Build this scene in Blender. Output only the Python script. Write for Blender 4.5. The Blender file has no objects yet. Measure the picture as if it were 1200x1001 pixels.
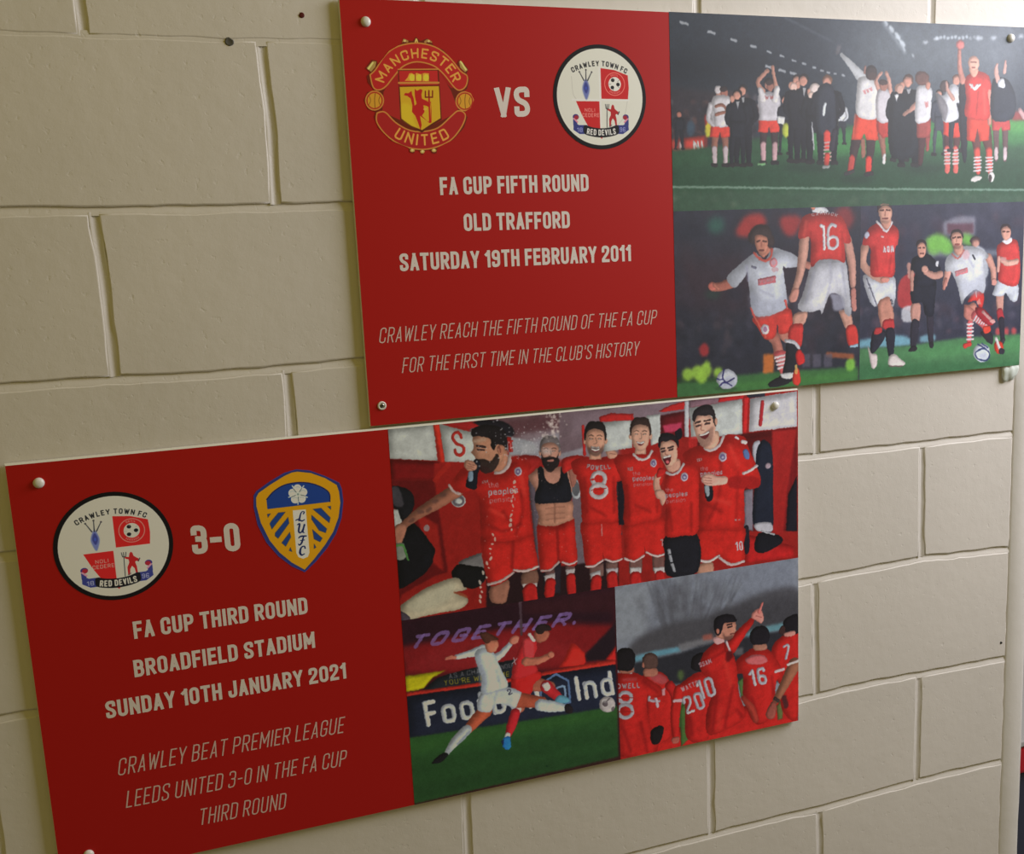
import bpy, bmesh, math, random
import numpy as np
from mathutils import Matrix, Vector

S = bpy.context.scene
COL = S.collection
random.seed(4)
rng = np.random.default_rng(7)

# ------------------------------------------------------------------ camera
# wall coordinates: x right, y up (millimetres, y = 0 at a bed joint), z out of the wall.
# world: X = x, Z = y + EYE0, Y = -z
Z0 = 2.025
FPX, RV, T = 1090.8, (-0.1461, -0.3114, -0.0732), (122.99, -343.64, 1373.13)
def rodr(r):
    r = np.array(r); a = np.linalg.norm(r); k = r/a
    K = np.array([[0, -k[2], k[1]], [k[2], 0, -k[0]], [-k[1], k[0], 0]])
    return np.eye(3)+np.sin(a)*K+(1-np.cos(a))*K@K
RM = rodr(RV); TV = np.array(T)
def onwall(xy, depth=0.0):
    """points of the photograph -> millimetres on the plane lying 'depth' in front of the wall"""
    xy = np.asarray(xy, float).reshape(-1, 2)
    d = np.stack([(xy[:, 0]-600)/FPX, -(xy[:, 1]-500.5)/FPX, -np.ones(len(xy))], 1)
    w = d @ RM.T
    s = (depth-TV[2])/w[:, 2]
    return (TV+s[:, None]*w)[:, :2]
def W(x, y, z=0.0):
    return (x/1000, -z/1000, Z0+y/1000)
B = np.array([[1, 0, 0], [0, 0, -1], [0, 1, 0]], float)
cam = bpy.data.cameras.new('camera'); cam.sensor_width = 36; cam.lens = FPX/1200*36
cam.clip_start = 0.02
camo = bpy.data.objects.new('camera', cam); COL.objects.link(camo)
R3 = B @ RM
M = Matrix([list(R3[i])+[0] for i in range(3)]+[[0, 0, 0, 1]])
M.translation = Vector(W(*T))
camo.matrix_world = M
S.camera = camo

# ------------------------------------------------------------------ light
S.view_settings.view_transform = 'Standard'; S.view_settings.look = 'None'
S.view_settings.gamma = 1; S.view_settings.use_curve_mapping = False
S.view_settings.exposure = 0.13
wd = bpy.data.worlds.new('room_light'); S.world = wd; wd.use_nodes = True
bg = wd.node_tree.nodes['Background']
bg.inputs[0].default_value = (1.0, 0.80, 0.16, 1); bg.inputs[1].default_value = 0.155
def area(name, loc, tgt, size, sizey, power, color):
    l = bpy.data.lights.new(name, 'AREA'); l.shape = 'RECTANGLE'
    l.size = size; l.size_y = sizey; l.energy = power; l.color = color
    o = bpy.data.objects.new(name, l); COL.objects.link(o); o.location = loc
    o.rotation_euler = (Vector(tgt)-Vector(loc)).to_track_quat('-Z', 'Y').to_euler()
    return o
# daylight from the right of the corridor, a little above the eye
area('window_daylight', (2.62, -0.85, 2.6), (1.4, 0, 1.7), 1.5, 1.2, 53, (0.95, 0.94, 1.0))
# unseen warm fill, added to yellow the left of the wall
area('warm_fill', (-0.2, -1.9, 2.9), (0.2, 0, 1.6), 0.6, 0.6, 2.5, (1.0, 0.80, 0.22))

# ------------------------------------------------------------------ materials
def mat(name, color, rough=0.6, spec=0.5, bump=None, var=0.0, vscale=3.0):
    m = bpy.data.materials.new(name); m.use_nodes = True
    nt = m.node_tree; b = nt.nodes['Principled BSDF']
    b.inputs['Base Color'].default_value = (*color, 1); b.inputs['Roughness'].default_value = rough
    b.inputs['Specular IOR Level'].default_value = spec
    tc = nt.nodes.new('ShaderNodeNewGeometry')
    if var:
        n = nt.nodes.new('ShaderNodeTexNoise'); n.inputs['Scale'].default_value = vscale; n.inputs['Detail'].default_value = 4
        nt.links.new(tc.outputs['Position'], n.inputs['Vector'])
        r = nt.nodes.new('ShaderNodeValToRGB')
        r.color_ramp.elements[0].position = .3; r.color_ramp.elements[1].position = .7
        r.color_ramp.elements[0].color = (*[c*(1-var) for c in color], 1); r.color_ramp.elements[1].color = (*[min(1, c*(1+var)) for c in color], 1)
        nt.links.new(n.outputs['Fac'], r.inputs['Fac']); nt.links.new(r.outputs['Color'], b.inputs['Base Color'])
    if bump:
        last = None
        for (sc, det, st, thr) in bump:
            n = nt.nodes.new('ShaderNodeTexNoise'); n.inputs['Scale'].default_value = sc; n.inputs['Detail'].default_value = det
            nt.links.new(tc.outputs['Position'], n.inputs['Vector'])
            out = n.outputs['Fac']
            if thr:
                r = nt.nodes.new('ShaderNodeMapRange'); r.inputs['From Min'].default_value = thr[0]; r.inputs['From Max'].default_value = thr[1]
                nt.links.new(out, r.inputs['Value']); out = r.outputs['Result']
            bp = nt.nodes.new('ShaderNodeBump'); bp.inputs['Strength'].default_value = 1.0; bp.inputs['Distance'].default_value = st
            nt.links.new(out, bp.inputs['Height'])
            if last: nt.links.new(last, bp.inputs['Normal'])
            last = bp.outputs['Normal']
        nt.links.new(last, b.inputs['Normal'])
    return m
PAINTC = (0.74, 0.695, 0.65)
m_paint = mat('cream_masonry_paint', PAINTC, .5, .35, bump=[(38, 3, .0006, None), (90, 3, -.00028, (.62, .78)), (420, 2, .00008, None)], var=.03, vscale=5)
m_trim = mat('cream_gloss_paint', (.77, .735, .70), .4, .45, bump=[(30, 3, .0008, None), (300, 2, .0001, None)], var=.03)
RED = (0.50, 0.0105, 0.0095)
m_red = mat('red_satin_print', RED, .48, .28, bump=[(700, 2, .00006, None)])
m_edge = mat('white_foam_core', (.80, .78, .70), .7, .3)
m_ink = mat('white_print', (.86, .78, .76), .45, .35)
m_inkthin = mat('thin_white_print', (.76, .56, .52), .45, .35)
m_cap = mat('white_plastic_cap', (.80, .79, .75), .3, .5)
m_steel = mat('screw_steel', (.35, .34, .30), .35, .5)
m_steel.node_tree.nodes['Principled BSDF'].inputs['Metallic'].default_value = .8
m_dark = mat('dark_recess', (.01, .01, .01), .8, .2)
m_plug = mat('grey_plug', (.10, .095, .08), .7, .3)
m_plugred = mat('dark_red_plug', (.10, .008, .006), .6, .3)
m_seal = mat("pale_sealant", (.70, .76, .72), .4, .5)

# ------------------------------------------------------------------ objects
def tag(o, label=None, cat=None, group=None, kind=None):
    if label: o['label'] = label
    if cat: o['category'] = cat
    if group: o['group'] = group
    if kind: o['kind'] = kind
    return o
def empty(name, loc):
    o = bpy.data.objects.new(name, None); COL.objects.link(o); o.location = loc; o.empty_display_size = .05
    return o
def mesh(name, verts, faces, mats, parent=None, fm=None, uv=None, smooth=False):
    """verts in world metres"""
    me = bpy.data.meshes.new(name); me.from_pydata([tuple(v) for v in verts], [], faces)
    for m in (mats if isinstance(mats, (list, tuple)) else [mats]): me.materials.append(m)
    if fm: me.polygons.foreach_set('material_index', fm)
    if uv is not None:
        l = me.uv_layers.new(name='UVMap')
        idx = np.zeros(len(me.loops), int); me.loops.foreach_get('vertex_index', idx)
        l.data.foreach_set('uv', np.asarray(uv)[idx].ravel())
    if smooth: me.polygons.foreach_set('use_smooth', [True]*len(me.polygons))
    me.update()
    o = bpy.data.objects.new(name, me); COL.objects.link(o)
    if parent is not None:
        o.parent = parent; o.matrix_parent_inverse = Matrix.Translation(parent.location).inverted()
    return o
def slab(name, x0, y0, x1, y1, z0, z1, mats, parent=None, fm=None, uv=False):
    v = [W(x, y, z) for z in (z0, z1) for (x, y) in ((x0, y0), (x1, y0), (x1, y1), (x0, y1))]
    f = [(4, 5, 6, 7), (0, 3, 2, 1), (0, 1, 5, 4), (1, 2, 6, 5), (2, 3, 7, 6), (3, 0, 4, 7)]
    u = [(0, 0), (1, 0), (1, 1), (0, 1)]*2 if uv else None
    return mesh(name, v, f, mats, parent, fm, u)

# ------------------------------------------------------------------ setting: block wall
XL, XE, ROWT, ROWB = -1125.0, 1563.0, -4, 9         # wall runs from XL to XE; the end strip follows
BEDPX = {0: [(0, 38), (230, 45.5), (395, 49)], 1: [(0, 248), (120, 246), (240, 245), (410, 240.5)],
         2: [(0, 455), (130, 445), (240, 440), (420, 424)], 3: [(8, 652), (930, 537), (1080, 520.5), (1186, 508)],
         4: [(38, 836), (932, 684), (1080, 655), (1180, 644)], 5: [(935, 821), (955, 816), (1027, 800), (1178, 772)],
         6: [(900, 962), (957, 949), (1075, 916), (1183, 890)]}
BED = {k: onwall(v) for k, v in BEDPX.items()}
PERPPX = {(-1, 0): [(92, 0), (98, 38)], (1, 0): [(113, 275), (122, 330), (135, 443)], (0, 1): [(307, 62), (318, 150), (323, 240)],
          (2, 1): [(337, 443), (342, 510)], (-1, 4): [(817, 0), (817, 14)], (-1, 5.99): [(1092, 0)],
          (2, 5): [(957, 455), (957, 528)], (4, 5): [(955, 687), (957, 813)], (6, 5): [(960.5, 955), (961, 1001)],
          (3, 6): [(1081, 530), (1080, 650)], (5, 6): [(1077, 798), (1074, 914)], (5, 4): [(833, 870), (834, 975)],
          (5, 2): [(546, 928), (549, 1001)]}
PERPPX[(-1, 6)] = PERPPX.pop((-1, 5.99))
PERP = {k: onwall(v) for k, v in PERPPX.items()}
def bedy(k, x):
    if k in BED:
        b = BED[k]; d = b[:, 1]+225*k
        w = np.interp(x, b[:, 0], d)
        if x < b[0, 0]: w *= max(0, 1-(b[0, 0]-x)/600)
        return -225*k+w
    return -225.0*k
def perpx(row, u, y):
    p = PERP.get((row, u))
    if p is None: return 225.0*u+((row*37+u*53) % 7-3)
    o = np.argsort(p[:, 1]); return float(np.interp(y, p[o, 1], p[o, 0]))
def noise1(n, amp, k=3):
    a = rng.normal(0, 1, n+k*2); a = np.convolve(a, np.ones(k)/k, 'same')[k:-k]
    return a*amp
core = slab('wall_back', XL, -2025, 1610, 1125, -100, -7, m_paint); tag(core, kind='structure')
tag(core, 'cream painted blockwork wall behind both red display boards')
HJ = 5.2
def block(row, u0, u1):
    yt, yb = -225*row, -225*(row+1)
    def left(y): return (XL if u0 is None else perpx(row, u0, y)+HJ+.8)
    def right(y): return (XE-2 if u1 is None else perpx(row, u1, y)-HJ-.8)
    xl, xr = left((yt+yb)/2), right((yt+yb)/2)
    n = max(4, int((xr-xl)/16)); m = 13
    top = [(x, bedy(row, x)-(HJ if row else 1.2)) for x in np.linspace(left(yt), right(yt), n)]
    bot = [(x, bedy(row+1, x)+(HJ if row+1 else 1.2)) for x in np.linspace(right(yb), left(yb), n)]
    rgt = [(right(y), y) for y in np.linspace(top[-1][1], bot[0][1], m)][1:-1]
    lft = [(left(y), y) for y in np.linspace(bot[-1][1], top[0][1], m)][1:-1]
    P = np.array(top+rgt+bot+lft); c = P.mean(0)
    jit = np.stack([noise1(len(P), 1.1, 2), noise1(len(P), 1.1, 2)], 1)
    def inset(d):
        q = P.copy(); q[:, 0] += np.clip((c[0]-P[:, 0])/6, -1, 1)*d; q[:, 1] += np.clip((c[1]-P[:, 1])/6, -1, 1)*d
        return q
    rings = [(inset(2.6)+jit*.6, 0.0), (inset(.9)+jit, -.6), (inset(0)+jit, -2.0), (inset(0), -8.0)]
    V = []; F = []; N = len(P)
    for q, z in rings: V += [W(a, b, z) for a, b in q]
    F.append(tuple(range(N))[::-1])
    for r in range(3):
        for i in range(N):
            j = (i+1) % N; F.append((r*N+i, r*N+j, (r+1)*N+j, (r+1)*N+i))
    o = mesh('block', V, F, m_paint, core)
    for p in o.data.polygons: p.use_smooth = p.index > 0
for row in range(ROWT, ROWB):
    us = [u for u in range(-4, 7) if (u-(0 if row % 2 else 1)) % 2 == 0]
    ed = [None]+us+[None]
    for a, b in zip(ed[:-1], ed[1:]): block(row, a, b)
# mortar: struck bed joints (deep at the top edge, flush at the bottom), hollow perpends
V = []; F = []
for k in range(ROWT, ROWB+1):
    xs = np.arange(XL, XE+1, 12.0); xs[-1] = XE
    n = len(xs); j1, j2, j3 = noise1(n, .5), noise1(n, .8), noise1(n, .5)
    deep, shallow = (.9, -.2) if k == 0 else (3.8, .2)
    s = len(V)
    for i, x in enumerate(xs):
        y = bedy(k, x)
        V += [W(x, y+HJ+1.5, -deep-.6), W(x, y+2.6+j1[i], -deep+.2), W(x, y-3.2+j2[i], -shallow-.9+j3[i]*.2), W(x, y-HJ-2.5+j2[i], -shallow-.6)]
    for i in range(n-1):
        for r in range(3): F.append((s+i*4+r, s+i*4+r+1, s+i*4+4+r+1, s+i*4+4+r))
for row in range(ROWT, ROWB):
    for u in range(-4, 7):
        if (u-(0 if row % 2 else 1)) % 2: continue
        xm = perpx(row, u, -225*row-110)
        ys = np.linspace(bedy(row, xm)-(7 if row == 0 else HJ-2.5), bedy(row+1, xm)+(HJ if row+1 else 1)-1.5, 20); n = len(ys); s = len(V)
        j1, j2 = noise1(n, .7), noise1(n, .7)
        for i, y in enumerate(ys):
            x = perpx(row, u, y)
            prof = [(-HJ-2.2, -.9), (-HJ+.4+j1[i], -.5), (-2.4, -2.9), (2.2, -3.3), (HJ-.6+j2[i], -1.9), (HJ+2.2, -1.0)]
            V += [W(x+a, y, b) for a, b in prof]
        for i in range(n-1):
            for r in range(5): F.append((s+i*6+r, s+i*6+6+r, s+i*6+6+r+1, s+i*6+r+1))
mo = mesh('mortar_joint', V, F, m_paint, core, smooth=True); tag(mo, kind='stuff')

# the narrow painted strip that ends the wall on the right, wavy where the paint bridges the crack
V = []; F = []
ys = np.linspace(-2025, 1125, 160); jl = noise1(160, 1.6, 5); jr = noise1(160, 1.3, 5)
for i, y in enumerate(ys):
    V += [W(XE-3.5, y, -4), W(XE-1.6+jl[i]*.5, y, -1.2), W(XE+1.5+jl[i], y, .9), W(1603+jr[i], y, 1.6), W(1609+jr[i], y, -.3), W(1611+jr[i], y, -6), W(1611, y, -100)]
for i in range(159):
    for r in range(6): F.append((i*7+r, i*7+r+1, i*7+7+r+1, i*7+7+r))
tr = mesh('trim_1', V, F, m_trim, None, smooth=True); tag(tr, 'narrow cream painted strip closing the right end of the block wall', kind='structure')
# floor, and what shows past the wall's end
mf = mat('grey_floor', (.22, .21, .20), .5, .4, var=.1, vscale=8)
fl = mesh('floor', [(-4, -4, 0), (5, -4, 0), (5, 3, 0), (-4, 3, 0)], [(0, 1, 2, 3)], mf); tag(fl, kind='structure')
mg = mat('grey_wall_paint', (.40, .39, .39), .7, .3, var=.04)
wr = mesh('wall_right', [(1.4, 1.2, 0), (4.2, 1.2, 0), (4.2, 1.3, 0), (1.4, 1.3, 0), (1.4, 1.2, 3.0), (4.2, 1.2, 3.0), (4.2, 1.3, 3.0), (1.4, 1.3, 3.0)],
          [(0, 1, 5, 4), (1, 2, 6, 5), (2, 3, 7, 6), (3, 0, 4, 7), (4, 5, 6, 7)], mg)
tag(wr, 'grey wall glimpsed far past the right end of the blockwork', kind='structure')

# ------------------------------------------------------------------ flat print: small drawing kit
def s2l(c):
    c = np.asarray(c, float); return np.where(c <= .04045, c/12.92, ((c+.055)/1.055)**2.4)
def l2s(c):
    c = np.clip(c, 0, 1); return np.where(c <= .0031308, c*12.92, 1.055*c**(1/2.4)-.055)
def flat(p): return np.asarray(p, float).reshape(-1, 2)
def catmull(p, n=5, closed=True):
    k = len(p)
    if k < 3: return p
    if closed: q = np.concatenate([p[-1:], p, p[:2]])
    else: q = np.concatenate([p[:1], p, p[-1:]])
    out = []
    t = np.linspace(0, 1, n, endpoint=False)[:, None]
    for i in range(1, len(q)-2):
        a, b, c, d = q[i-1], q[i], q[i+1], q[i+2]
        out.append(.5*((2*b)+(c-a)*t+(2*a-5*b+4*c-d)*t*t+(3*b-a-3*c+d)*t**3))
    if not closed: out.append(q[-2:-1])
    return np.concatenate(out)
def boxblur(a, r, axis):
    if r < 1: return a
    k = 2*r+1; pad = [(0, 0)]*a.ndim; pad[axis] = (r+1, r)
    c = np.cumsum(np.pad(a, pad, mode='edge'), axis=axis)
    n = a.shape[axis]
    return (np.take(c, range(k, k+n), axis=axis)-np.take(c, range(0, n), axis=axis))/k
def blur(a, s):
    r = int(round(s*.95)) if s >= 1 else (1 if s > .4 else 0)
    for _ in range(2): a = boxblur(boxblur(a, r, 0), r, 1)
    return a
class Canvas:
    """a print surface in wall millimetres; shapes are given in the coordinates of a working frame (ox, oy, scale)"""
    def __init__(s, x0, y0, x1, y1, res, color, depth=10.0):
        s.x0, s.y1, s.res, s.depth = x0, y1, res, depth
        s.x1, s.y0 = x1, y0
        s.w, s.h = int(round((x1-x0)*res)), int(round((y1-y0)*res))
        s.a = np.ones((s.h, s.w, 3), np.float32)*(np.array(color)/255)
        s.frame = None
    def fr(s, ox, oy, sc): s.frame = (ox, oy, sc); return s
    def tp(s, p):
        p = flat(p)
        if s.frame is not None:
            ox, oy, sc = s.frame; p = onwall(np.stack([ox+p[:, 0]/sc, oy+p[:, 1]/sc], 1), s.depth)
        return np.stack([(p[:, 0]-s.x0)*s.res, (s.y1-p[:, 1])*s.res], 1)
    def upx(s, p, v):
        """frame length v near point p in canvas pixels"""
        q = s.tp([p[0]-v/2, p[1], p[0]+v/2, p[1], p[0], p[1]-v/2, p[0], p[1]+v/2])
        return (np.hypot(*(q[1]-q[0]))+np.hypot(*(q[3]-q[2])))/2
    vol = 0.0                                             # how round the photographed shapes are shaded
    def put(s, m, x, y, col, al, hard=False):
        h, w = m.shape
        if hard and s.vol and min(h, w) > 9 and al > .85:
            k = max(1, int(min(h, w)*.07)); b = blur(m, k*1.6); b = b*b
            d = np.roll(b, (-k, -k), (0, 1))-np.roll(b, (k, k), (0, 1))
            n = blur(rng.normal(0, 1, (h//3+2, w//3+2)).astype(np.float32), 1.6); n /= n.std()+1e-6
            n = np.kron(n, np.ones((3, 3), np.float32))[:h, :w]; n = blur(n, 2)
            sh = 1+s.vol*(.34*(b-.78)-.26*d+.012*n)
            X0, Y0, X1, Y1 = max(x, 0), max(y, 0), min(x+w, s.w), min(y+h, s.h)
            if X1 <= X0 or Y1 <= Y0: return
            sl = (slice(Y0-y, Y1-y), slice(X0-x, X1-x)); mm = m[sl][..., None]*al
            c = np.clip(np.array(col, np.float32)/255*sh[sl][..., None], 0, 1)
            s.a[Y0:Y1, X0:X1] = s.a[Y0:Y1, X0:X1]*(1-mm)+c*mm
            return
        X0, Y0, X1, Y1 = max(x, 0), max(y, 0), min(x+w, s.w), min(y+h, s.h)
        if X1 <= X0 or Y1 <= Y0: return
        m = m[Y0-y:Y1-y, X0-x:X1-x, None]*al
        c = np.array(col, np.float32)/255
        s.a[Y0:Y1, X0:X1] = s.a[Y0:Y1, X0:X1]*(1-m)+c*m
    def bbox(s, q, pad):
        x0, y0 = np.floor(q.min(0)-pad).astype(int); x1, y1 = np.ceil(q.max(0)+pad).astype(int)
        return max(x0, -40), max(y0, -40), min(x1, s.w+40), min(y1, s.h+40)
    def P(s, col, p, al=1., sm=1, soft=0.):
        f = flat(p); q = s.tp(catmull(f) if sm else f)
        sp = s.upx(f.mean(0), soft) if soft else 0
        x0, y0, x1, y1 = s.bbox(q, sp*2+2)
        if x1 <= x0 or y1 <= y0: return
        acc = np.zeros((y1-y0, x1-x0), np.float32)
        e = np.roll(q, -1, 0)
        for dy in (.25, .75):
            for dx in (.25, .75):
                g = np.zeros(acc.shape, bool); X = np.arange(x0, x1)+dx
                for (ax, ay), (bx, by) in zip(q, e):
                    if ay == by: continue
                    lo, hi = (ay, by) if ay < by else (by, ay)
                    r0 = max(int(np.ceil(lo-y0-dy)), 0); r1 = min(int(np.ceil(hi-y0-dy)), y1-y0)
                    if r1 <= r0: continue
                    yy = np.arange(r0, r1)+y0+dy
                    xi = ax+(yy-ay)/(by-ay)*(bx-ax)
                    g[r0:r1] ^= X[None, :] < xi[:, None]
                acc += g
        acc /= 4
        if sp: acc = blur(acc, sp)
        s.put(acc, x0, y0, col, al, soft <= 2)
    def L(s, col, p, r, al=1., sm=1, soft=0.):
        """tapered stroke; r = radius, or one radius per point"""
        f = flat(p); rr = np.broadcast_to(np.asarray(r, float), (len(f),)).copy()
        if sm and len(f) > 2:
            g = catmull(np.concatenate([f, rr[:, None], rr[:, None]], 1), 4, False); f, rr = g[:, :2], g[:, 2]
        q = s.tp(f); k = s.upx(f.mean(0), 1.0); R = rr*k; sp = max(soft*k, .5)
        x0, y0, x1, y1 = s.bbox(q, R.max()+sp+2)
        if x1 <= x0 or y1 <= y0: return
        Y, X = np.mgrid[y0:y1, x0:x1].astype(np.float32)+.5
        D = np.full(X.shape, 1e9, np.float32)
        if len(q) == 1: D = np.hypot(X-q[0, 0], Y-q[0, 1])-R[0]
        for i in range(len(q)-1):
            a, b = q[i], q[i+1]; d = b-a; l = d@d
            t = np.clip(((X-a[0])*d[0]+(Y-a[1])*d[1])/(l+1e-9), 0, 1)
            D = np.minimum(D, np.hypot(X-a[0]-t*d[0], Y-a[1]-t*d[1])-(R[i]+t*(R[i+1]-R[i])))
        m = np.clip(.5-D/(2*sp), 0, 1)
        s.put(m, x0, y0, col, al, not soft)
    def E(s, col, x, y, rx, ry=None, al=1., rot=0, soft=0.):
        ry = rx if ry is None else ry
        t = np.linspace(0, 2*np.pi, 28 if s.frame is not None else 72, endpoint=False); c, n = np.cos(math.radians(rot)), np.sin(math.radians(rot))
        u, v = rx*np.cos(t), ry*np.sin(t)
        s.P(col, np.stack([x+u*c-v*n, y+u*n+v*c], 1).ravel(), al, 0, soft)
    def band(s, stops, p, al=1., soft=0.):
        """vertical blend of colours inside polygon p (frame coordinates); stops = (y, colour)"""
        pass
    def grain(s, amt, sc=1.5):
        n = rng.normal(0, 1, (s.h, s.w, 1)).astype(np.float32); n = blur(n, sc); n /= n.std()
        s.a = np.clip(s.a+n*amt, 0, 1)
    def blotch(s, p, cols, n, r, al=.5, soft=3, seed=1):
        """soft out-of-focus dabs scattered in the frame box p = (x0, y0, x1, y1)"""
        g = random.Random(seed)
        for _ in range(n):
            x, y = g.uniform(p[0], p[2]), g.uniform(p[1], p[3]); k = g.uniform(.5, 1.3)*r
            s.E(g.choice(cols), x, y, k*g.uniform(.5, 1.2), k*g.uniform(.6, 1.6), al*g.uniform(.4, 1), g.uniform(-20, 20), soft)
    # lettering made of strokes
    def text(s, t, x, y, x2, y2, H, col, wt=.17, lean=0., al=1., sp=.13, wide=1., vx=0.):
        """baseline from (x, y) to (x2, y2), cap height H, all in frame units"""
        st, tot = layout(t, wt, sp, wide); k = math.hypot(x2-x, y2-y)/tot
        ux, uy = (x2-x)/tot, (y2-y)/tot; nx, ny = (uy/k*H+vx*H, -ux/k*H)
        for pl in st:
            pts = [(x+a*ux+b*nx+b*lean*ux/k*H, y+a*uy+b*ny+b*lean*uy/k*H) for a, b in pl]
            s.L(col, np.array(pts).ravel(), wt/2*H*min(1, k/H*1.05), al, 0)
    def arctext(s, t, cx, cy, rx, ry, a0, a1, H, col, wt=.17, inside=False, al=1., wide=1.):
        """letters along an ellipse from angle a0 to a1 (degrees, clockwise from up)"""
        st, tot = layout(t, wt, .16, wide)
        for pl in st:
            pts = []
            for a, b in pl:
                g = math.radians(a0+(a1-a0)*a/tot); d = (b if not inside else b-1)*H
                pts.append((cx+math.sin(g)*(rx+d), cy-math.cos(g)*(ry+d)) if not inside else (cx+math.sin(g)*(rx-b*H), cy-math.cos(g)*(ry-b*H)))
            s.L(col, np.array(pts).ravel(), wt/2*H, al, 0)
    def warp(s, amp, sc):
        """push the picture about a little so that outlines lose their drawn smoothness"""
        h, w = s.h//sc+3, s.w//sc+3
        def f():
            n = rng.normal(0, 1, (h, w)).astype(np.float32); Y = np.linspace(0, h-2, s.h); X = np.linspace(0, w-2, s.w)
            y0, x0 = Y.astype(int), X.astype(int); fy, fx = (Y-y0)[:, None], (X-x0)[None]
            fy, fx = fy*fy*(3-2*fy), fx*fx*(3-2*fx)
            a, b, c, d = n[y0][:, x0], n[y0][:, x0+1], n[y0+1][:, x0], n[y0+1][:, x0+1]
            return (a*(1-fx)+b*fx)*(1-fy)+(c*(1-fx)+d*fx)*fy
        Y, X = np.mgrid[0:s.h, 0:s.w]
        s.a = s.a[np.clip((Y+f()*amp).round().astype(int), 0, s.h-1), np.clip((X+f()*amp).round().astype(int), 0, s.w-1)]
    def mottle(s, amt, sc):
        n = blur(rng.normal(0, 1, (s.h, s.w, 1)).astype(np.float32), sc); n /= n.std()
        s.a = np.clip(s.a*(1+n*amt), 0, 1)
    def image(s, name, gain, soften=.0):
        a = blur(s.a, soften) if soften else s.a
        a = l2s(s2l(a)*np.array(gain))
        im = bpy.data.images.new(name, s.w, s.h); px = np.ones((s.h, s.w, 4), np.float32); px[..., :3] = a[::-1]
        im.pixels.foreach_set(px.ravel()); im.update(); im.pack()
        return im
    def material(s, name, gain, rough=.33, spec=.45, soften=0.):
        m = bpy.data.materials.new(name); m.use_nodes = True; nt = m.node_tree; b = nt.nodes['Principled BSDF']
        t = nt.nodes.new('ShaderNodeTexImage'); t.image = s.image(name, gain, soften); t.extension = 'EXTEND'
        nt.links.new(t.outputs['Color'], b.inputs['Base Color'])
        b.inputs['Roughness'].default_value = rough; b.inputs['Specular IOR Level'].default_value = spec
        return m

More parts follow.
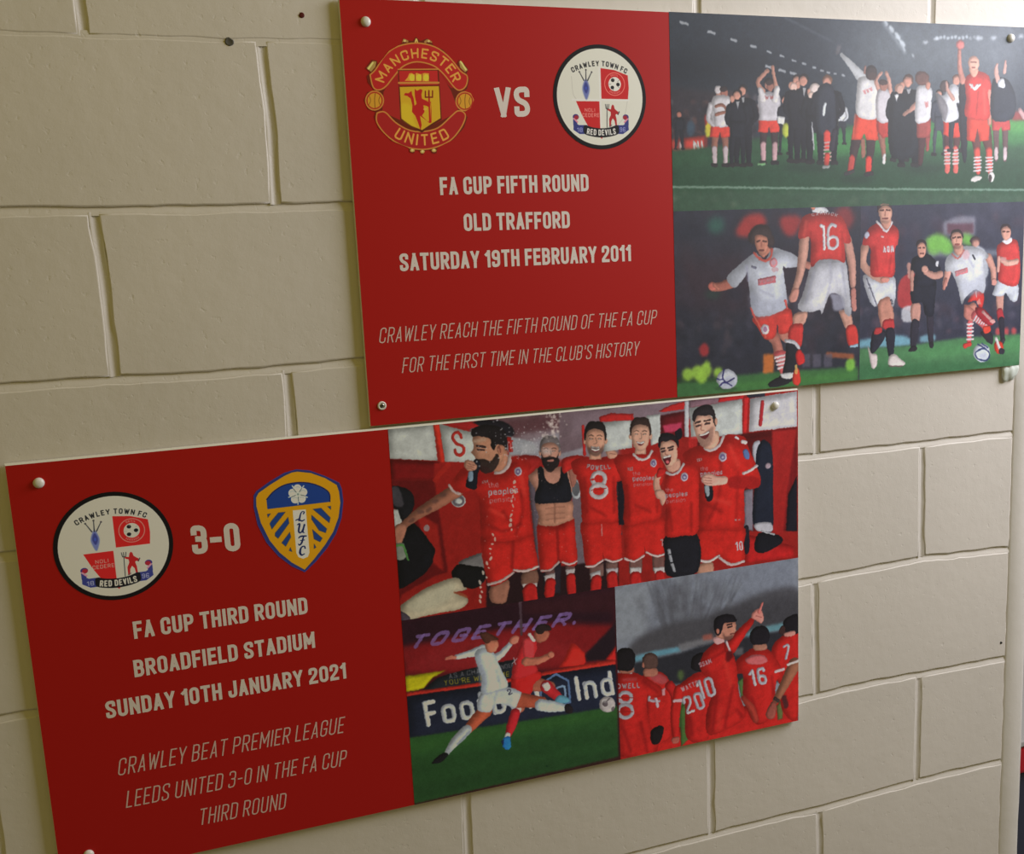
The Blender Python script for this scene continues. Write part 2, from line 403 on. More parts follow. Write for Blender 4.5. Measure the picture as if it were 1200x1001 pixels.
# stroke alphabet: points in a unit box, 'c' marks a rounded corner; strokes separated by ';'
G = {
 'A': (1.0, '0,0 .5,1 1,0;.17,.27 .83,.27'), 'B': (1, '0,.52 0,0 1,0c 1,.52c 0,.52;0,.52 0,1 .95,1c .95,.54c .3,.52'),
 'C': (1, '1,.7 1,1c 0,1c 0,0c 1,0c 1,.3'), 'D': (1, '0,0 0,1;0,1 1,1c 1,0c 0,0'), 'E': (.85, '1,1 0,1;0,1 0,0;0,0 1,0;0,.51 .85,.51'),
 'F': (.82, '1,1 0,1;0,1 0,0;0,.5 .85,.5'), 'G': (1, '1,.7 1,1c 0,1c 0,0c 1,0c 1,.45;1,.45 .55,.45'), 'H': (1, '0,0 0,1;1,0 1,1;0,.51 1,.51'),
 'I': (0, '0,0 0,1'), 'J': (.9, '1,1 1,0c 0,0c 0,.3'), 'K': (1, '0,0 0,1;1,1 0,.35;.4,.55 1,0'), 'L': (.8, '0,1 0,0;0,0 1,0'),
 'M': (1.35, '0,0 0,1;0,1 .5,.3;.5,.3 1,1;1,1 1,0'), 'N': (1.05, '0,0 0,1;0,1 1,0;1,0 1,1'), 'O': (1, '0,.5 0,1c 1,1c 1,0c 0,0c 0,.5'),
 'P': (1, '0,0 0,1;0,1 1,1c 1,.45c 0,.45'), 'R': (1, '0,0 0,1;0,1 1,1c 1,.47c 0,.47;.5,.47 1,0'),
 'S': (1, '1,.8 1,1c 0,1c 0,.6c 1,.4c 1,0c 0,0c 0,.2'), 'T': (1, '0,1 1,1;.5,1 .5,0'), 'U': (1, '0,1 0,0c 1,0c 1,1'),
 'V': (1.0, '0,1 .5,0;.5,0 1,1'), 'W': (1.5, '0,1 .25,0;.25,0 .5,.85;.5,.85 .75,0;.75,0 1,1'), 'Y': (1.05, '0,1 .5,.42;1,1 .5,.42;.5,.42 .5,0'),
 'X': (1, '0,0 1,1;0,1 1,0'), 'Z': (1, '0,1 1,1;1,1 0,0;0,0 1,0'), '0': (1, '0,.5 0,1c 1,1c 1,0c 0,0c 0,.5'), '1': (.45, '0,.8 1,1;1,1 1,0'),
 '2': (1, '0,.72 0,1c 1,1c 1,.62c 0,.12 0,0;0,0 1,0'), '3': (1, '0,.82 0,1c 1,1c 1,.53c .4,.53;.5,.53 1,.5c 1,0c 0,0c 0,.18'),
 '6': (1, '1,.83 1,1c 0,1c 0,0c 1,0c 1,.5c 0,.5'), '8': (1, '0,.53 0,1c 1,1c 1,.53c 0,.53c 0,0c 1,0c 1,.53c 0,.53'),
 '9': (1, '0,.17 0,0c 1,0c 1,1c 0,1c 0,.5c 1,.5'), '-': (.6, '0,.45 1,.45'), "'": (0, '0,1 0,.76'), '.': (0, '0,0 0,.03'), '7': (1, '0,1 1,1;1,1 .4,0'),
 'a': (.9, '1,.68 1,0;1,.5 1,.68c 0,.68c 0,0c 1,0c 1,.3'), 'b': (.9, '0,1 0,0;0,.4 0,.68c 1,.68c 1,0c 0,0c 0,.3'), 'd': (.9, '1,1 1,0;1,.4 1,.68c 0,.68c 0,0c 1,0c 1,.3'),
 'e': (.9, '0,.36 1,.36 1,.68c 0,.68c 0,0c 1,0c 1,.12'), 'h': (.9, '0,1 0,0;0,.4 0,.68c 1,.68c 1,0'), 'i': (0, '0,.68 0,0;0,.95 0,1'), 'l': (0, '0,1 0,0'),
 'n': (.9, '0,.68 0,0;0,.4 0,.68c 1,.68c 1,0'), 'o': (.95, '0,.34 0,.68c 1,.68c 1,0c 0,0c 0,.34'), 'p': (.9, '0,.68 0,-.3;0,.4 0,.68c 1,.68c 1,0c 0,0c 0,.3'),
 's': (.8, '1,.55 1,.68c 0,.68c 0,.36c 1,.32c 1,0c 0,0c 0,.14'), 't': (.55, '.4,.95 .4,0c 1,0;0,.68 1,.68'), 'u': (.9, '0,.68 0,0c 1,0c 1,.68'), 'x': (.8, '0,0 1,.68;0,.68 1,0'),
}
def glyph(ch, wt, wide):
    w, d = G[ch]; sw = .36*wide*w                       # skeleton width in cap heights
    out = []
    for st in d.split(';'):
        pts = []
        for q in st.split():
            c = q.endswith('c'); a, b = q.rstrip('c').split(','); pts.append((float(a)*sw, wt/2+float(b)*(1-wt), c))
        res = []
        for i, (a, b, c) in enumerate(pts):
            if c and 0 < i < len(pts)-1:
                p, v, n = np.array(pts[i-1][:2]), np.array([a, b]), np.array(pts[i+1][:2])
                l1, l2 = np.linalg.norm(p-v), np.linalg.norm(n-v)
                r = min(.5*sw+1e-6, l1*.5, l2*.5, .17)
                A, C = v+(p-v)/l1*r, v+(n-v)/l2*r
                for t in np.linspace(0, 1, 6): res.append(tuple((1-t)**2*A+2*t*(1-t)*(v*.9+.05*(A+C))+t*t*C))
            else: res.append((a, b))
        out.append(res)
    return sw, out
def layout(t, wt, sp, wide):
    x = 0; out = []
    for ch in t:
        if ch == ' ': x += (.22+wt*.3)*wide; continue
        w, st = glyph(ch, wt, wide)
        for pl in st: out.append([(x+wt/2+a, b) for a, b in pl])
        x += w+wt+sp*wide
    return out, x-sp*wide

def ribbon_text(name, t, pxl, pxr, hmm, wt, material, parent, depth, lean=0., xform=None, sp=.11, wide=1.):
    """a printed line of lettering as flat mesh: baseline ends given on the photograph, cap height in mm"""
    (xa, ya), (xb, yb) = onwall([pxl, pxr], depth)
    H = hmm; goal = (xb-xa-lean*H)/H
    for _ in range(6):                                    # widen or narrow the letters until the line has its length
        st, tot = layout(t, wt, sp, wide); wide *= 1+(goal/tot-1)*1.3
    kx = (xb-xa-lean*H)/tot
    V, F, Z = [], [], []; hw = wt/2
    zc = 0
    for pl in st:
        p = np.array(pl)
        keep = [0]+[i for i in range(1, len(p)) if np.hypot(*(p[i]-p[i-1])) > 1e-4]; p = p[keep]
        segs = []
        cur = [p[0]]
        for i in range(1, len(p)):
            cur.append(p[i])
            if i < len(p)-1:
                d1, d2 = p[i]-p[i-1], p[i+1]-p[i]; cs = d1@d2/np.linalg.norm(d1)/np.linalg.norm(d2)
                if cs < .6: segs.append(cur); cur = [p[i]]
        segs.append(cur)
        for sg in segs:
            q = np.array(sg); d = np.diff(q, axis=0); d /= np.linalg.norm(d, axis=1)[:, None]
            n = np.zeros_like(q); n[0], n[-1] = d[0], d[-1]; n[1:-1] = d[:-1]+d[1:]
            if np.hypot(*(q[0]-q[-1])) < 1e-3: n[0] = n[-1] = d[0]+d[-1]
            else: q[0] -= d[0]*hw; q[-1] += d[-1]*hw
            zc = math.floor(zc)+1
            n /= np.linalg.norm(n, axis=1)[:, None]; nn = np.stack([-n[:, 1], n[:, 0]], 1)
            s0 = len(V)
            for a, b in zip(q, nn):
                zc += .02
                for sgn in (1, -1):
                    x, y = a+b*hw*sgn; y = min(max(y, 0), 1)
                    V.append((x, y)); Z.append(zc % 6)
            for i in range(len(q)-1): F.append((s0+2*i+1, s0+2*i+3, s0+2*i+2, s0+2*i))
    sl = (yb-ya)/(xb-xa)
    VW = []
    for (x, y), z in zip(V, Z):
        X = xa+x*kx+y*lean*H; VW.append(W(X, ya+(X-xa)*sl+y*H, depth+.12+z*.03))
    return mesh(name, VW, F, material, parent)

# ------------------------------------------------------------------ the two display boards
ZB, ZF = 4.0, 10.0                                        # back and front of a board off the wall
def board(x0, y0, x1, y1, label, top=.5):
    r = empty('display_board', W((x0+x1)/2, y0, 0))
    tag(r, label, 'display board', 'match display boards on the block wall')
    t, l = top, 1.0                                      # cut edge of the foam core showing along the top and the left
    V = [W(x, y, ZF) for x, y in ((x0+l, y0), (x1, y0), (x1, y1-t), (x0+l, y1-t))]+[W(x, y, ZF-2.5) for x, y in ((x0, y0), (x1, y0), (x1, y1), (x0, y1))]+[W(x, y, ZB) for x, y in ((x0, y0), (x1, y0), (x1, y1), (x0, y1))]
    F = [(0, 1, 2, 3)]+[(a, a+4, (a+1) % 4+4, (a+1) % 4) for a in range(4)]+[(a+4, a+8, (a+1) % 4+8, (a+1) % 4+4) for a in range(4)]+[(11, 10, 9, 8)]
    mesh('backing_board', V, F, [m_red, m_edge], r, [0]+[1]*9)
    return r
UB = (336.5, -545.0, 1559.5, 55.5); LB = (-151.0, -1158.0, 1075.5, -549.5)
upper = board(*UB, 'upper red board with VS between two crests and three evening match photographs')
lower = board(*LB, 'lower red board with 3-0 between two crests and changing room photograph', 2.6)
def cap(parent, px, r=7.0, h=4.5, screw=False):
    x, y = onwall([px], ZF)[0]
    V, F = [], []; n = 20
    prof = [(r, 0), (r, h*.25), (r*.86, h*.62), (r*.6, h*.88), (r*.3, h*.98)]
    if screw: prof = [(r, 0), (r, 1.2), (r*.86, 2.0), (r*.62, 2.0), (r*.55, 1.2), (r*.3, 1.2)]
    for a, z in prof: V += [W(x+a*math.cos(t*2*math.pi/n), y+a*math.sin(t*2*math.pi/n), ZF+z) for t in range(n)]
    for k in range(len(prof)-1):
        for i in range(n): j = (i+1) % n; F.append((k*n+i, k*n+j, (k+1)*n+j, (k+1)*n+i))
    F.append(tuple((len(prof)-1)*n+i for i in range(n)))
    o = mesh('screw_cap', V, F, m_cap, parent, smooth=True)
    if screw:
        o['label'] = 'open white screw cup showing the steel screw head'
        V = [W(x+a*math.cos(t*2*math.pi/n), y+a*math.sin(t*2*math.pi/n), ZF+z) for a, z in ((r*.55, 1.2), (r*.5, 2.0), (r*.2, 2.2)) for t in range(n)]
        F = [(k*n+i, k*n+(i+1) % n, (k+1)*n+(i+1) % n, (k+1)*n+i) for k in range(2) for i in range(n)]+[tuple(range(2*n, 3*n))]
        mesh('screw_head', V, F, m_steel, o, smooth=True)
        for a in (0, 1):
            c, s = (2.6, .6) if a else (.6, 2.6)
            slab('cross_slot', x-c, y-s, x+c, y+s, ZF+1.9, ZF+2.35, m_dark, o)
    return o
cap(upper, (428.5, 25.5), 7, 5); cap(upper, (1184, 45), 7.5, 6); cap(upper, (447.5, 475.5), 6.6, screw=True)
cap(lower, (45.5, 566), 7.2, 5); cap(lower, (104, 1001.5), 7.2, 5); cap(lower, (908, 475.5), 7.2, 6)

def ln(t, l, r, h, par, thin=False):
    if thin: return ribbon_text('lettering', t, l, r, h, .075, m_inkthin, par, ZF, lean=.2, sp=.15, wide=1.12)
    return ribbon_text('lettering', t, l, r, h, .18, m_ink, par, ZF, sp=.1, wide=1.0)
ribbon_text('lettering', 'VS', (581, 138), (621.5, 136.5), 43, .19, m_ink, upper, ZF, sp=.1)
ln('FA CUP FIFTH ROUND', (516, 228.7), (690, 224), 25.5, upper)
ln('OLD TRAFFORD', (544, 271), (668, 267.3), 25.5, upper)
ln('SATURDAY 19TH FEBRUARY 2011', (469, 318), (739.5, 306), 25.5, upper)
ln('CRAWLEY REACH THE FIFTH ROUND OF THE FA CUP', (444, 402.5), (771, 379.5), 22.5, upper, True)
ln("FOR THE FIRST TIME IN THE CLUB'S HISTORY", (471, 437.3), (750.5, 416.3), 22.5, upper, True)
ribbon_text('lettering', '3-0', (226, 650), (282.5, 645.5), 42, .19, m_ink, lower, ZF, sp=.1)
ln('FA CUP THIRD ROUND', (157.5, 749), (361, 719), 25.5, lower)
ln('BROADFIELD STADIUM', (158, 794), (369.5, 759), 25.5, lower)
ln('SUNDAY 10TH JANUARY 2021', (125, 842.5), (406, 795), 25.5, lower)
ln('CRAWLEY BEAT PREMIER LEAGUE', (138, 909.5), (406, 858), 25.5, lower, True)
ln('LEEDS UNITED 3-0 IN THE FA CUP', (147.5, 947), (408.5, 896.5), 25.5, lower, True)
ln('THIRD ROUND', (233, 967.5), (338, 947), 25.5, lower, True)

# ------------------------------------------------------------------ crests
def print_mesh(name, cv, mt, outline_px, parent, depth=ZF, th=.35, label=None):
    """thin printed piece cut to an outline given on the wall (millimetres)"""
    q = np.asarray(outline_px); n = len(q)
    V = [W(x, y, depth+th) for x, y in q]+[W(x, y, depth-.2) for x, y in q]
    F = [tuple(range(n))]+[(i, n+i, n+(i+1) % n, (i+1) % n) for i in range(n)]
    uv = [((x-cv.x0)/(cv.x1-cv.x0), (y-cv.y0)/(cv.y1-cv.y0)) for x, y in q]*2
    o = mesh(name, V, F, mt, parent, uv=uv)
    if o.data.polygons[0].normal.y > 0: o.data.flip_normals()
    if label: o['label'] = label
    return o
def canvas_px(frame, x0, y0, x1, y1, res, col):
    c = onwall([(frame[0]+a/frame[2], frame[1]+b/frame[2]) for a, b in ((x0, y0), (x1, y0), (x1, y1), (x0, y1))], ZF)
    cv = Canvas(c[:, 0].min(), c[:, 1].min(), c[:, 0].max(), c[:, 1].max(), res, col); return cv.fr(*frame)
def ccw(q):
    a = np.sum(q[:, 0]*np.roll(q[:, 1], -1)-np.roll(q[:, 0], -1)*q[:, 1]); return q if a > 0 else q[::-1]
def outline(frame, p, n=4, sm=True):
    f = flat(p); f = catmull(f, n) if sm else f
    return ccw(onwall(np.stack([frame[0]+f[:, 0]/frame[2], frame[1]+f[:, 1]/frame[2]], 1), ZF))
GU = (1.75, 1.85, 2.05); GL = (2.3, 2.5, 3.1)
REDP = (139, 23, 22)

# Crawley crest, drawn in a flat square frame: 1000 units wide disc, centred at 0,0, y down
def crawley(cx, cy, r, name, gain, parent, label):
    cv = Canvas(cx-r, cy-r, cx+r, cy+r, 5.2, (14, 13, 18))
    class F: pass
    k = r/500
    cv.frame = None
    base_tp = cv.tp
    off = [0]
    cv.tp = lambda p: np.stack([(flat(p)[:, 0]*k+r)*cv.res, ((flat(p)[:, 1]+off[0])*k+r)*cv.res], 1)
    c = cv; wh = (205, 203, 192); rd = (184, 32, 34); bk = (22, 22, 28); bl = (58, 64, 128)
    c.E(wh, 0, 0, 462); off[0] = -32
    # shield with a faint outline: quarters
    c.L((170, 166, 158), [-300, -160, -290, 0, -250, 60], 3, .6); c.L((170, 166, 158), [300, 30, 260, 200, 180, 300], 3, .6)
    c.L((216, 212, 204), [0, -250, 0, 400], 9, 1, 0); c.L((216, 212, 204), [-300, 58, 310, 58], 8, 1, 0)
    c.P(rd, [12, -245, 160, -228, 305, -180, 312, -60, 300, 48, 12, 46], 1, 0)
    c.P(rd, [-262, 72, -12, 72, -12, 330, -130, 330, -200, 210], 1, 0)
    c.P(rd, [-40, 390, 40, 390, 0, 432], 1, 0)
    # ball in a ring
    c.E((222, 120, 110), 160, -95, 112); c.E(rd, 160, -95, 104)
    c.E((214, 210, 200), 160, -95, 68)
    for a, b, s in ((140, -132, 19), (196, -92, 19), (134, -62, 19)): c.E(bk, a, b, s, s*.9)
    for t in range(5):
        g = t*1.257+.6; c.L((120, 118, 120), [160+40*math.cos(g), -95+40*math.sin(g), 160+66*math.cos(g), -95+66*math.sin(g)], 3, .7)
    c.arctext('DEVIL', 160, -95, 80, 80, -28, 28, 16, (224, 150, 140), .2); c.arctext('SHIELD', 160, -95, 92, 92, 205, 155, 16, (224, 150, 140), .2, inside=True) if 0 else None
    for t in range(9): g = math.radians(55+t*9); c.L((224, 150, 140), [160+80*math.cos(g), -95+80*math.sin(g), 160+92*math.cos(g), -95+92*math.sin(g)], 3, .8)
    # blue device with three antennae
    c.P((88, 98, 160), [-148, -140, -112, -60, -124, 10, -150, 60, -176, 10, -188, -60], .9, 1, 5)
    c.P(bl, [-150, -110, -126, -55, -150, 0, -174, -55], 1, 1, 3)
    c.E((60, 80, 170), -150, -52, 9, 16)
    for x1, y1 in ((-215, -205), (-145, -225), (-85, -205)):
        c.L((60, 60, 66), [-150+(x1+150)*.3, -125, x1, y1], [6, 4]); c.E((70, 66, 70), x1, y1, 9)
    # motto
    c.text('NOLI', -172, 172, -62, 172, 34, (226, 150, 140), .14, wide=1.3); c.text('CEDERE', -200, 222, -18, 222, 36, (226, 150, 140), .14, wide=1.3)
    # standing figure with a fork
    c.L((60, 60, 62), [70, 100, 62, 320], 4); c.L((60, 60, 62), [52, 100, 58, 140, 84, 140, 90, 100], 4, 1, 0)
    dv = (164, 30, 34)
    c.P(dv, [118, 115, 130, 100, 144, 112, 150, 140, 172, 160, 190, 170, 186, 200, 170, 190, 158, 200, 168, 240, 172, 320, 158, 322, 148, 258, 128, 232, 110, 262, 104, 316, 88, 312, 88, 240, 108, 200, 106, 170, 84, 160, 70, 150, 84, 142, 110, 148], 1, 0)
    c.L((70, 50, 54), [186, 196, 200, 170], 5)
    c.L((90, 80, 82), [90, 312, 112, 300], 7, .6)
    # ribbon
    for sg in (-1, 1):
        c.P((50, 56, 118), [sg*295, 265, sg*240, 300, sg*150, 300, sg*150, 385, sg*235, 385, sg*300, 345], 1, 0)
        c.E((60, 50, 110), sg*270, 222, 32, 27); c.E((150, 36, 50), sg*264, 226, 24, 20); c.P((206, 130, 150), [sg*302, 235, sg*286, 232, sg*246, 268, sg*262, 286], 1, 0); c.P((50, 56, 118), [sg*300, 240, sg*255, 282, sg*270, 300, sg*300, 300], 1, 0)
    c.text('18', -262, 366, -202, 366, 42, (150, 152, 200), .14, wide=1.2); c.text('96', 202, 362, 262, 362, 42, (150, 152, 200), .14, wide=1.2)
    c.P(bk, [-176, 300, -90, 322, 0, 330, 90, 322, 176, 300, 192, 335, 180, 384, 90, 410, 0, 418, -90, 410, -180, 384, -192, 335], 1, 1)
    c.arctext('RED DEVILS', 0, -480, 880, 880, 190.5, 169.5, 58, (214, 210, 204), .19, inside=True)
    c.arctext('CRAWLEY TOWN FC', 0, 357, 621, 621, -27.5, 27.5, 50, (34, 34, 38), .2, wide=1.0)
    m = cv.material(name, gain, .45, .3, 1.0)
    t = np.linspace(0, 2*np.pi, 64, endpoint=False)
    q = np.stack([cx+r*np.cos(t), cy+r*np.sin(t)], 1)
    return print_mesh('crest', cv, m, q, parent, label=label)
for px, par, g, nm in ((((648, 113), (757, 113), (702.5, 52.3), (702.5, 174.8)), upper, (1.55, 1.6, 1.7), 'crest_print_round'),
                   (((61, 640), (204, 640), (132, 576.5), (132, 703.5)), lower, (2.2, 2.35, 2.8), 'crest_print_round_lower')):
    q = onwall(px, ZF); cx = (q[0, 0]+q[1, 0])/2; cy = (q[2, 1]+q[3, 1])/2
    r = (abs(q[1, 0]-q[0, 0])+abs(q[2, 1]-q[3, 1]))/4
    crawley(cx, cy, r, nm, g, par, 'round white crest with a black rim')

# Manchester crest
fm_ = (420, 35, 6.455)
c = canvas_px(fm_, 30, 40, 890, 960, 5.0, REDP)
gd, gl, dk = (176, 118, 52), (190, 142, 40), (80, 30, 14)
def oline(p, col, w, al=1., sm=1): f = flat(p); c.L(col, np.concatenate([f, f[:1]]).ravel(), w, al, sm)
RIM = [330, 100, 340, 62, 372, 78, 410, 84, 436, 54, 470, 84, 520, 64, 556, 90, 566, 116, 640, 150, 742, 262, 762, 226, 800, 255, 832, 300, 820, 330, 838, 380, 822, 448, 800, 462,
       850, 480, 874, 530, 850, 590, 800, 622, 826, 660, 800, 740, 720, 830, 600, 890, 590, 934, 560, 936, 540, 908, 510, 912, 485, 946, 455, 912, 430, 912, 420, 934, 388, 926, 380, 892, 250, 840, 150, 740, 118, 660, 130, 622, 70, 600, 42, 530, 70, 470, 120, 458, 72, 400, 62, 350, 88, 324, 52, 290, 100, 226, 138, 232, 150, 262, 230, 160, 312, 112]
c.P(dk, RIM, .8, 0, 1)
c.P(REDP, [90, 350, 150, 270, 300, 120, 450, 92, 600, 130, 750, 270, 820, 350, 810, 440, 700, 440, 560, 300, 440, 300, 300, 330, 200, 450, 110, 440], 1, 0)
c.P((146, 30, 28), [300, 300, 600, 300, 700, 460, 760, 620, 480, 760, 180, 620, 190, 470], 1, 0)
for x, y in ((345, 86), (526, 88)): c.L((150, 112, 60), [x-20, y+4, x, y-8, x+24, y+2], 9); c.E((196, 172, 110), x+6, y-2, 9)
c.L((200, 170, 90), [430, 92, 438, 70, 446, 92], 5)
for x, y in ((408, 912), (485, 922), (572, 912)): c.E((170, 140, 74), x, y, 18, 13); c.E((206, 186, 120), x, y-4, 8)
for pp in ([62, 290, 108, 236, 136, 240, 128, 280, 96, 318], [760, 236, 790, 256, 828, 304, 806, 320, 770, 286]):
    c.P((150, 124, 66), pp, 1, 0); c.L((206, 184, 110), [pp[0]+14, pp[1]+4, pp[4]-28 if pp[0] < 400 else 812, pp[5]+10 if pp[0] < 400 else 300], 7)
c.P((160, 30, 30), [88, 340, 130, 300, 205, 190, 300, 125, 440, 100, 580, 130, 690, 210, 770, 310, 822, 350, 815, 420, 775, 455, 730, 440, 640, 330, 560, 268, 440, 242, 340, 275, 270, 350, 205, 430, 150, 455, 110, 430], 1, 1)
oline([88, 340, 130, 300, 205, 190, 300, 125, 440, 100, 580, 130, 690, 210, 770, 310, 822, 350, 815, 420, 775, 455, 730, 440, 640, 330, 560, 268, 440, 242, 340, 275, 270, 350, 205, 430, 150, 455, 110, 430], gd, 5)
c.P((146, 27, 28), [140, 625, 200, 618, 280, 700, 380, 760, 480, 772, 600, 745, 700, 660, 750, 612, 795, 622, 808, 665, 770, 750, 690, 840, 560, 895, 440, 902, 320, 870, 210, 795, 140, 700], 1, 1)
oline([140, 630, 200, 622, 280, 700, 380, 757, 480, 770, 600, 742, 700, 655, 750, 614, 795, 624, 808, 665, 770, 750, 690, 840, 560, 895, 440, 902, 320, 870, 210, 795, 140, 700], gd, 5)
for x, y in ((122, 535), (805, 540)):
    c.E(gd, x, y, 72, 76); c.E((150, 40, 26), x, y, 62, 66); c.E((182, 132, 40), x, y, 53, 57)
    c.L((120, 74, 26), [x+6, y-54, x, y-10, x+4, y+54], 3); c.L((120, 74, 26), [x-40, y-34, x-30, y, x-42, y+30], 2.5); c.L((120, 74, 26), [x+40, y-30, x+32, y, x+40, y+30], 2.5)
# shield
c.P(dk, [298, 300, 606, 300, 630, 680, 560, 720, 480, 778, 400, 740, 316, 680], 1, 0)
c.P((166, 34, 32), [306, 310, 598, 308, 604, 420, 312, 424], 1, 0)
c.L(gd, [300, 300, 604, 298], 5); c.L(gd, [306, 402, 606, 400], 8, 1, 0); c.L((120, 24, 20), [306, 424, 610, 418], 5, 1, 0)
c.P((182, 146, 34), [312, 432, 608, 426, 622, 668, 560, 706, 482, 758, 400, 726, 326, 672], 1, 0)
c.P((190, 166, 38), [330, 560, 400, 580, 420, 690, 440, 735, 400, 722, 330, 668], .7, 1, 8)
c.P((196, 140, 48), [350, 386, 372, 360, 384, 330, 404, 326, 420, 338, 440, 326, 470, 336, 500, 326, 535, 330, 540, 390], 1, 0)
for x in (405, 458, 512): c.E((214, 176, 52), x, 362, 21, 26); c.L((120, 50, 24), [x+24, 334, x+24, 388], 3)
# the figure with a fork
dv = (160, 28, 26)
c.P(dv, [426, 446, 442, 462, 470, 448, 484, 456, 476, 490, 480, 520, 520, 540, 545, 560, 540, 590, 515, 575, 490, 570, 500, 620, 480, 650, 530, 700, 545, 700, 548, 560, 538, 540, 500, 530, 548, 545, 552, 610, 552, 704, 520, 690, 465, 650, 478, 720, 470, 760, 450, 700, 430, 650, 405, 620, 408, 570, 395, 520, 370, 500, 345, 495, 352, 478, 378, 480, 402, 462, 406, 490, 418, 520, 424, 575, 440, 560, 428, 510, 425, 480], 1, 0)
c.L(dv, [532, 470, 540, 700], 6); c.L((110, 30, 20), [506, 465, 506, 510, 560, 510, 560, 462], 5, 1, 0); c.L((110, 30, 20), [533, 460, 533, 510], 5)
c.E((196, 150, 60), 505, 600, 14, 10)
c.arctext('MANCHESTER', 453, 488, 272, 274, -72, 71, 76, (204, 142, 62), .17, wide=1.35)
c.arctext('UNITED', 482, 484, 392, 392, 214, 147, 86, (204, 142, 62), .16, inside=True, wide=1.35)
m = c.material('crest_print_shield', (1.9, 1.95, 2.1), .45, .3, .8)
print_mesh('crest', c, m, outline(fm_, RIM, sm=False), upper, label='red and gold crest with two curved banners and a shield')

# Leeds crest
fl_ = (290, 545, 7.7)
c = canvas_px(fl_, 30, 20, 880, 990, 5.6, REDP)
bl, yl = (36, 44, 92), (176, 124, 16)
SH = [440, 38, 560, 48, 700, 98, 830, 160, 852, 215, 866, 330, 850, 480, 800, 620, 720, 750, 620, 870, 518, 968, 400, 915, 280, 825, 170, 700, 90, 540, 55, 380, 55, 275, 80, 235, 200, 148, 330, 70]
c.P((44, 48, 110), SH, 1, 0)
c.P(bl, [440, 44, 560, 54, 700, 104, 824, 166, 846, 220, 858, 330, 842, 480, 792, 618, 714, 745, 612, 866, 518, 958, 400, 906, 284, 818, 178, 696, 98, 536, 62, 378, 62, 278, 86, 240, 204, 154, 334, 78], 1, 0)
c.P(yl, [450, 60, 570, 72, 700, 118, 805, 180, 826, 240, 838, 340, 822, 470, 775, 600, 700, 720, 600, 850, 516, 944, 400, 880, 290, 790, 200, 680, 120, 520, 80, 370, 78, 295, 100, 252, 210, 175, 330, 100, 400, 68], 1, 0)
c.P((24, 50, 108), [172, 310, 235, 240, 330, 182, 450, 158, 560, 164, 660, 196, 735, 250, 744, 332, 180, 398], 1, 0)
c.L((20, 26, 66), [174, 310, 235, 240, 330, 182, 450, 158, 560, 164, 660, 196, 735, 250, 744, 330], 5)
nb = (26, 52, 104)
for p in ([178, 444, 210, 438, 184, 474], [278, 430, 342, 424, 220, 580, 200, 530, 215, 505], [366, 470, 376, 524, 276, 664, 248, 640, 248, 615], [382, 605, 392, 650, 345, 735, 308, 702], [388, 742, 402, 782, 374, 772],
          [590, 398, 664, 388, 748, 475, 738, 522], [578, 450, 716, 575, 706, 612, 645, 590, 578, 490], [585, 580, 676, 660, 655, 694, 600, 668], [600, 710, 620, 742, 600, 755], [722, 375, 752, 370, 752, 402]):
    c.P(nb, p, 1, 0); f = flat(p); c.L((70, 60, 40), np.concatenate([f, f[:1]]).ravel(), 2.5, .7, 0)
c.P((176, 178, 178), [408, 410, 526, 400, 560, 790, 545, 828, 505, 846, 462, 832, 442, 795], 1, 0)
lt = (20, 28, 66)
c.L(lt, [505, 440, 512, 425, 495, 420, 480, 440, 466, 500], [6, 5, 4, 6, 8]); c.L(lt, [435, 500, 460, 490, 490, 505, 515, 492], [4, 6, 6, 4])
c.L(lt, [450, 540, 470, 532, 462, 590, 470, 610, 490, 600, 512, 540], [4, 8, 8, 7, 6, 4]); c.L(lt, [514, 538, 500, 600, 512, 610], [8, 7, 4])
c.L(lt, [462, 660, 480, 644, 530, 640], [4, 7, 6]); c.L(lt, [506, 645, 490, 700, 470, 722, 460, 712], [6, 8, 6, 4]); c.L(lt, [478, 682, 515, 676], 4)
c.L(lt, [520, 750, 512, 732, 485, 745, 474, 790, 490, 812, 515, 800], [7, 5, 7, 10, 7, 4])
for t in range(5):
    g = math.radians(-90+72*t+36); c.L((168, 176, 172), [456, 266, 456+88*math.cos(g), 262+92*math.sin(g)], 5)
for t in range(5):
    g = math.radians(-90+72*t-5); x, y = 456+50*math.cos(g), 264+52*math.sin(g); c.E((184, 188, 182), x, y, 38, 38); c.L((90, 100, 110), [x-20, y-8, x, y-16, x+20, y-8], 2.5, .6)
for t in range(5):
    g = math.radians(-90+72*t+31); c.L((60, 70, 70), [456+20*math.cos(g), 264+20*math.sin(g), 456+62*math.cos(g), 264+62*math.sin(g)], 3.2)
c.E((170, 176, 168), 456, 264, 22); c.E((90, 100, 90), 456, 264, 10, al=.7)
m = c.material('crest_print_striped', (2.3, 2.5, 3.0), .45, .3, .8)
print_mesh('crest', c, m, outline(fl_, SH, sm=False), lower, label='yellow and blue shield crest with diagonal stripes')

